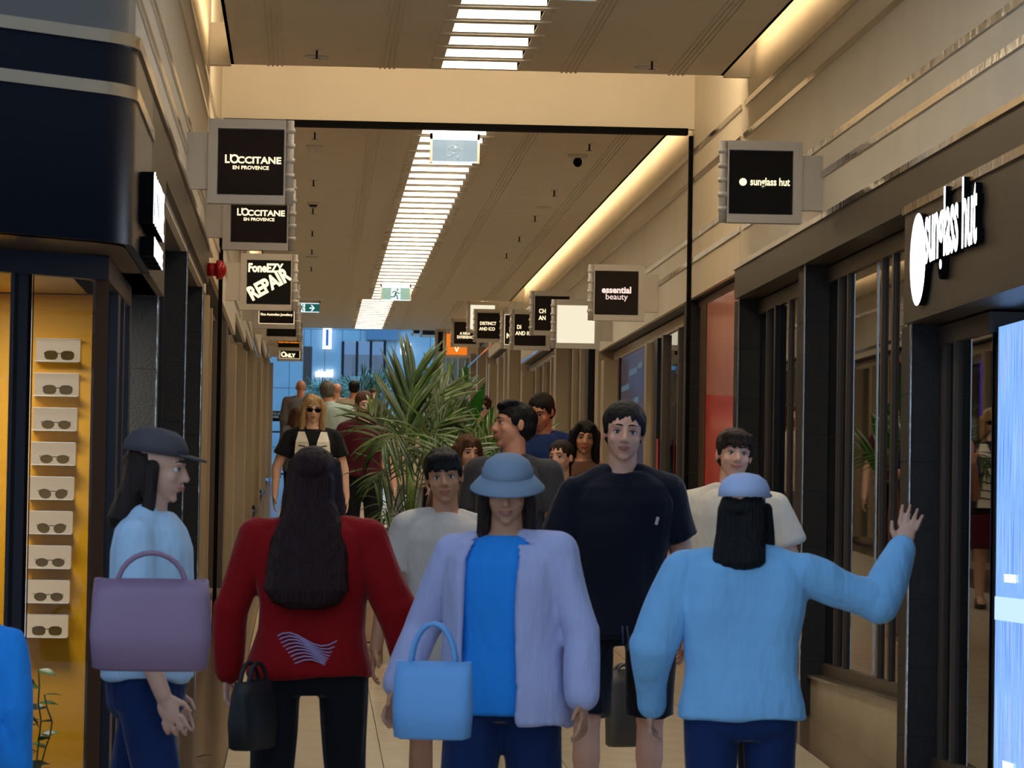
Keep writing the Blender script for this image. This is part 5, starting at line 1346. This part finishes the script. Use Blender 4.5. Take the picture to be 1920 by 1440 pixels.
B0 = (768, 1030, 0)
for P, L, st_, cn, ms, ang, up in (
    ([B0, (764, 930, 0), (762, 820, 0), (766, 765, .05), (778, 705, .1)], .40, .44, 15, (0, 3, 0), 34, .25),
    ([B0, (758, 930, -.1), (752, 850, -.2), (742, 812, -.35), (716, 838, -.55)], .30, .52, 11, (1, 2), 58, -.25),
    ([B0, (748, 960, -.05), (728, 905, -.2), (718, 880, -.3), (700, 905, -.4)], .22, .5, 9, (2, 1), 60, -.1),
    ([B0, (786, 930, .1), (806, 830, .2), (828, 790, .25), (850, 790, .3)], .26, .5, 12, (0, 3), 48, .1),
    ([B0, (752, 930, .1), (732, 850, .2), (712, 800, .3), (690, 770, .4)], .30, .5, 11, (0, 1), 46, .1),
    ([B0, (778, 930, -.1), (790, 860, -.2), (806, 812, -.35), (846, 838, -.5)], .30, .5, 11, (1, 2), 56, -.25),
    ([B0, (774, 960, .05), (786, 900, .1), (808, 870, .1), (838, 900, .1)], .24, .45, 9, (0, 2), 55, -.1),
    ([B0, (755, 990, -.1), (742, 960, -.2), (728, 950, -.3), (712, 968, -.4)], .20, .35, 8, (1, 2), 55, 0),
    ([B0, (770, 920, .2), (780, 820, .3), (808, 760, .4), (838, 726, .5)], .32, .5, 12, (0, 3), 40, .2)):
    frond(near, AP(P, d0), L, st_, cn, ms, ang, up=up)
mb = MB()
for dx in (-.02, .0, .02): mb.path([V(dx*1.6, 0, 0), V(dx, 0, .28), V(dx*.4, 0, .55)], [.016, .013, .008], 8)
mb.build('trunk', STEM, near)
# heart-leaved plant spilling over the rim
pp = empty('potted_pothos', at(734, 1030, 24.7), 'small bright green leafy plant spilling over the white planter rim', 'plant')
lf2 = leaf_mesh('leaf', .085, .036, mat('pothos_bright_leaf', (98, 142, 40), .35, var=.3, vscale=10))
for i in range(16):
    p = V(rp.uniform(-.03, .08), rp.uniform(-.06, .05), rp.uniform(.0, .13)); mb = MB(); mb.path([V(.02, 0, -.02), p*.6+V(0, 0, .02), p], .003, 5); mb.build('stem', STEM, pp)
    o = link('leaf', lf2, pp, p); o.rotation_euler = (rp.uniform(-.7, .7), rp.uniform(-.3, .9), rp.choice([0, math.pi])+rp.uniform(-1, 1)); s = rp.uniform(.7, 1.1); o.scale = (s,)*3
d1 = 28.1
mid = empty('kentia_palm', at(868, 985, d1), 'second palm behind the boy, with stiff pale fronds leaning right', 'palm')
B1 = (868, 985, 0)
for P, L, st_, cn, ms, ang, up in (
    ([B1, (878, 910, 0), (896, 860, 0), (926, 815, 0), (958, 780, .1)], .22, .35, 16, (1, 3), 40, .55),
    ([B1, (862, 900, 0), (856, 840, 0), (850, 780, 0), (868, 730, .1)], .30, .35, 14, (0, 0, 1), 36, .2),
    ([B1, (884, 900, -.2), (900, 860, -.3), (925, 835, -.4), (950, 850, -.5)], .26, .35, 12, (1, 2), 55, -.2),
    ([B1, (850, 920, -.1), (832, 860, -.2), (812, 830, -.3), (790, 850, -.4)], .28, .35, 12, (0, 2), 55, -.1),
    ([B1, (900, 900, .2), (950, 850, .3), (1010, 830, .4), (1050, 842, .4)], .26, .4, 12, (1, 3), 45, .1),
    ([B1, (868, 900, -.3), (870, 860, -.5), (880, 830, -.7), (890, 850, -.9)], .28, .3, 12, (1, 2), 60, -.2)):
    frond(mid, AP(P, d1), L, st_, cn, ms, ang, joined=True, up=up)
# broad-leaved plant between the palms
bl_ = empty('broad_leaf_plant', at(845, 960, 29.5), 'dark broad-leaved green plant between the two palms', 'plant')
bm = leaf_mesh('broad_leaf', .62, .085, PG[2])
for (X_, Y_, a, s) in ((842, 700, 1.35, 1.0), (862, 715, 1.2, .9), (826, 720, 1.7, .9), (878, 745, 1.15, .8), (812, 745, 1.9, .8), (850, 760, 1.5, .9), (890, 765, .95, .7)):
    P_ = at(X_, Y_+120, 29.5+rp.uniform(-.2, .2)); mb = MB(); mb.path([V(0, 0, 0), (P_-bl_.location)*.5+V(0, 0, .1), P_-bl_.location], .009, 6); mb.build('stem', STEM, bl_)
    o = link('broad_leaf', bm, bl_, P_-bl_.location); x = V(math.cos(a), -.15, math.sin(a)).normalized(); z = V(0, -1, .2); z = (z-x*z.dot(x)).normalized(); o.matrix_basis = Matrix.Translation(P_-bl_.location) @ Matrix((x, z.cross(x), z)).transposed().to_4x4() @ Matrix.Scale(s, 4)
# small palms in the court
for i, (X_, Y_, dd, h, lab) in enumerate(((612, 760, 82, 46, 'small palm in the court below the white wall lettering'), (645, 760, 84, 42, 'small palm in the court between walkers, centre'), (690, 760, 80, 58, 'feathery palm in the court left of the big palm'))):
    t = empty('court_palm', at(X_, Y_+60, dd), lab, 'palm')
    for k in range(8):
        a = -1.25+2.5*k/7; r = h*1.1
        P = [(X_, Y_+60, 0), (X_, Y_, 0), (X_+r*.5*math.sin(a), Y_-h*.7*math.cos(a*.6), rp.uniform(-.3, .3)), (X_+r*math.sin(a), Y_-h*1.15*math.cos(a*.9)+8, rp.uniform(-.6, .6))]
        frond(t, [at(x, y, dd+q) for x, y, q in P], .30, .35, 12, (0, 1), 48, joined=True)
    mb = MB(); z = floor_z(dd)-t.location.z; mb.tube((0, 0, z), (0, 0, 0), .03, n=8); mb.build('trunk', STEM, t)
    mb = MB(); mb.tube((0, 0, z), (0, 0, z+.45), .22, .28, 20); mb.build('pot', PLM, t)
# bench with red seat between the planters
y_ = 26.7
t = empty('bench', (.45, y_, floor_z(y_)), 'low white bench with a red seat behind the near planter', 'bench')
mb = MB(); mb.box(-.5, .5, -.2, .2, .37, .49); mb.build('seat', mat('red_upholstery', (128, 16, 26), .5), t)
mb = MB(); mb.box(-.46, .46, -.18, .18, .0, .37); mb.build('base', PLM, t)
mb = MB(); mb.box(-.5, .5, -.2, .2, .49, .52); mb.build('seat_rim', PLM, t)
# dry leaves on the paving
dl = leaf_mesh('dry_leaf', .11, .02, mat('dry_leaf_brown', (84, 48, 24), .7))
for X_, Y_, a, lab in ((430, 1208, .3, 'curled dry brown leaf on the left paving, behind the woman in red'), (365, 1423, -.4, 'dry brown leaf on the paving at the bottom left')):
    v = W2C.transposed() @ Vector(((X_-960)/F, -(Y_-720)/F, -1)); tt = ZC/(SLOPE*v.y-v.z)
    p = v*tt; o = link('dry_leaf', dl, None, (p.x, p.y, ZC+p.z+.006)); o.rotation_euler = (0, 0, a); tag(o, lab, 'leaf')
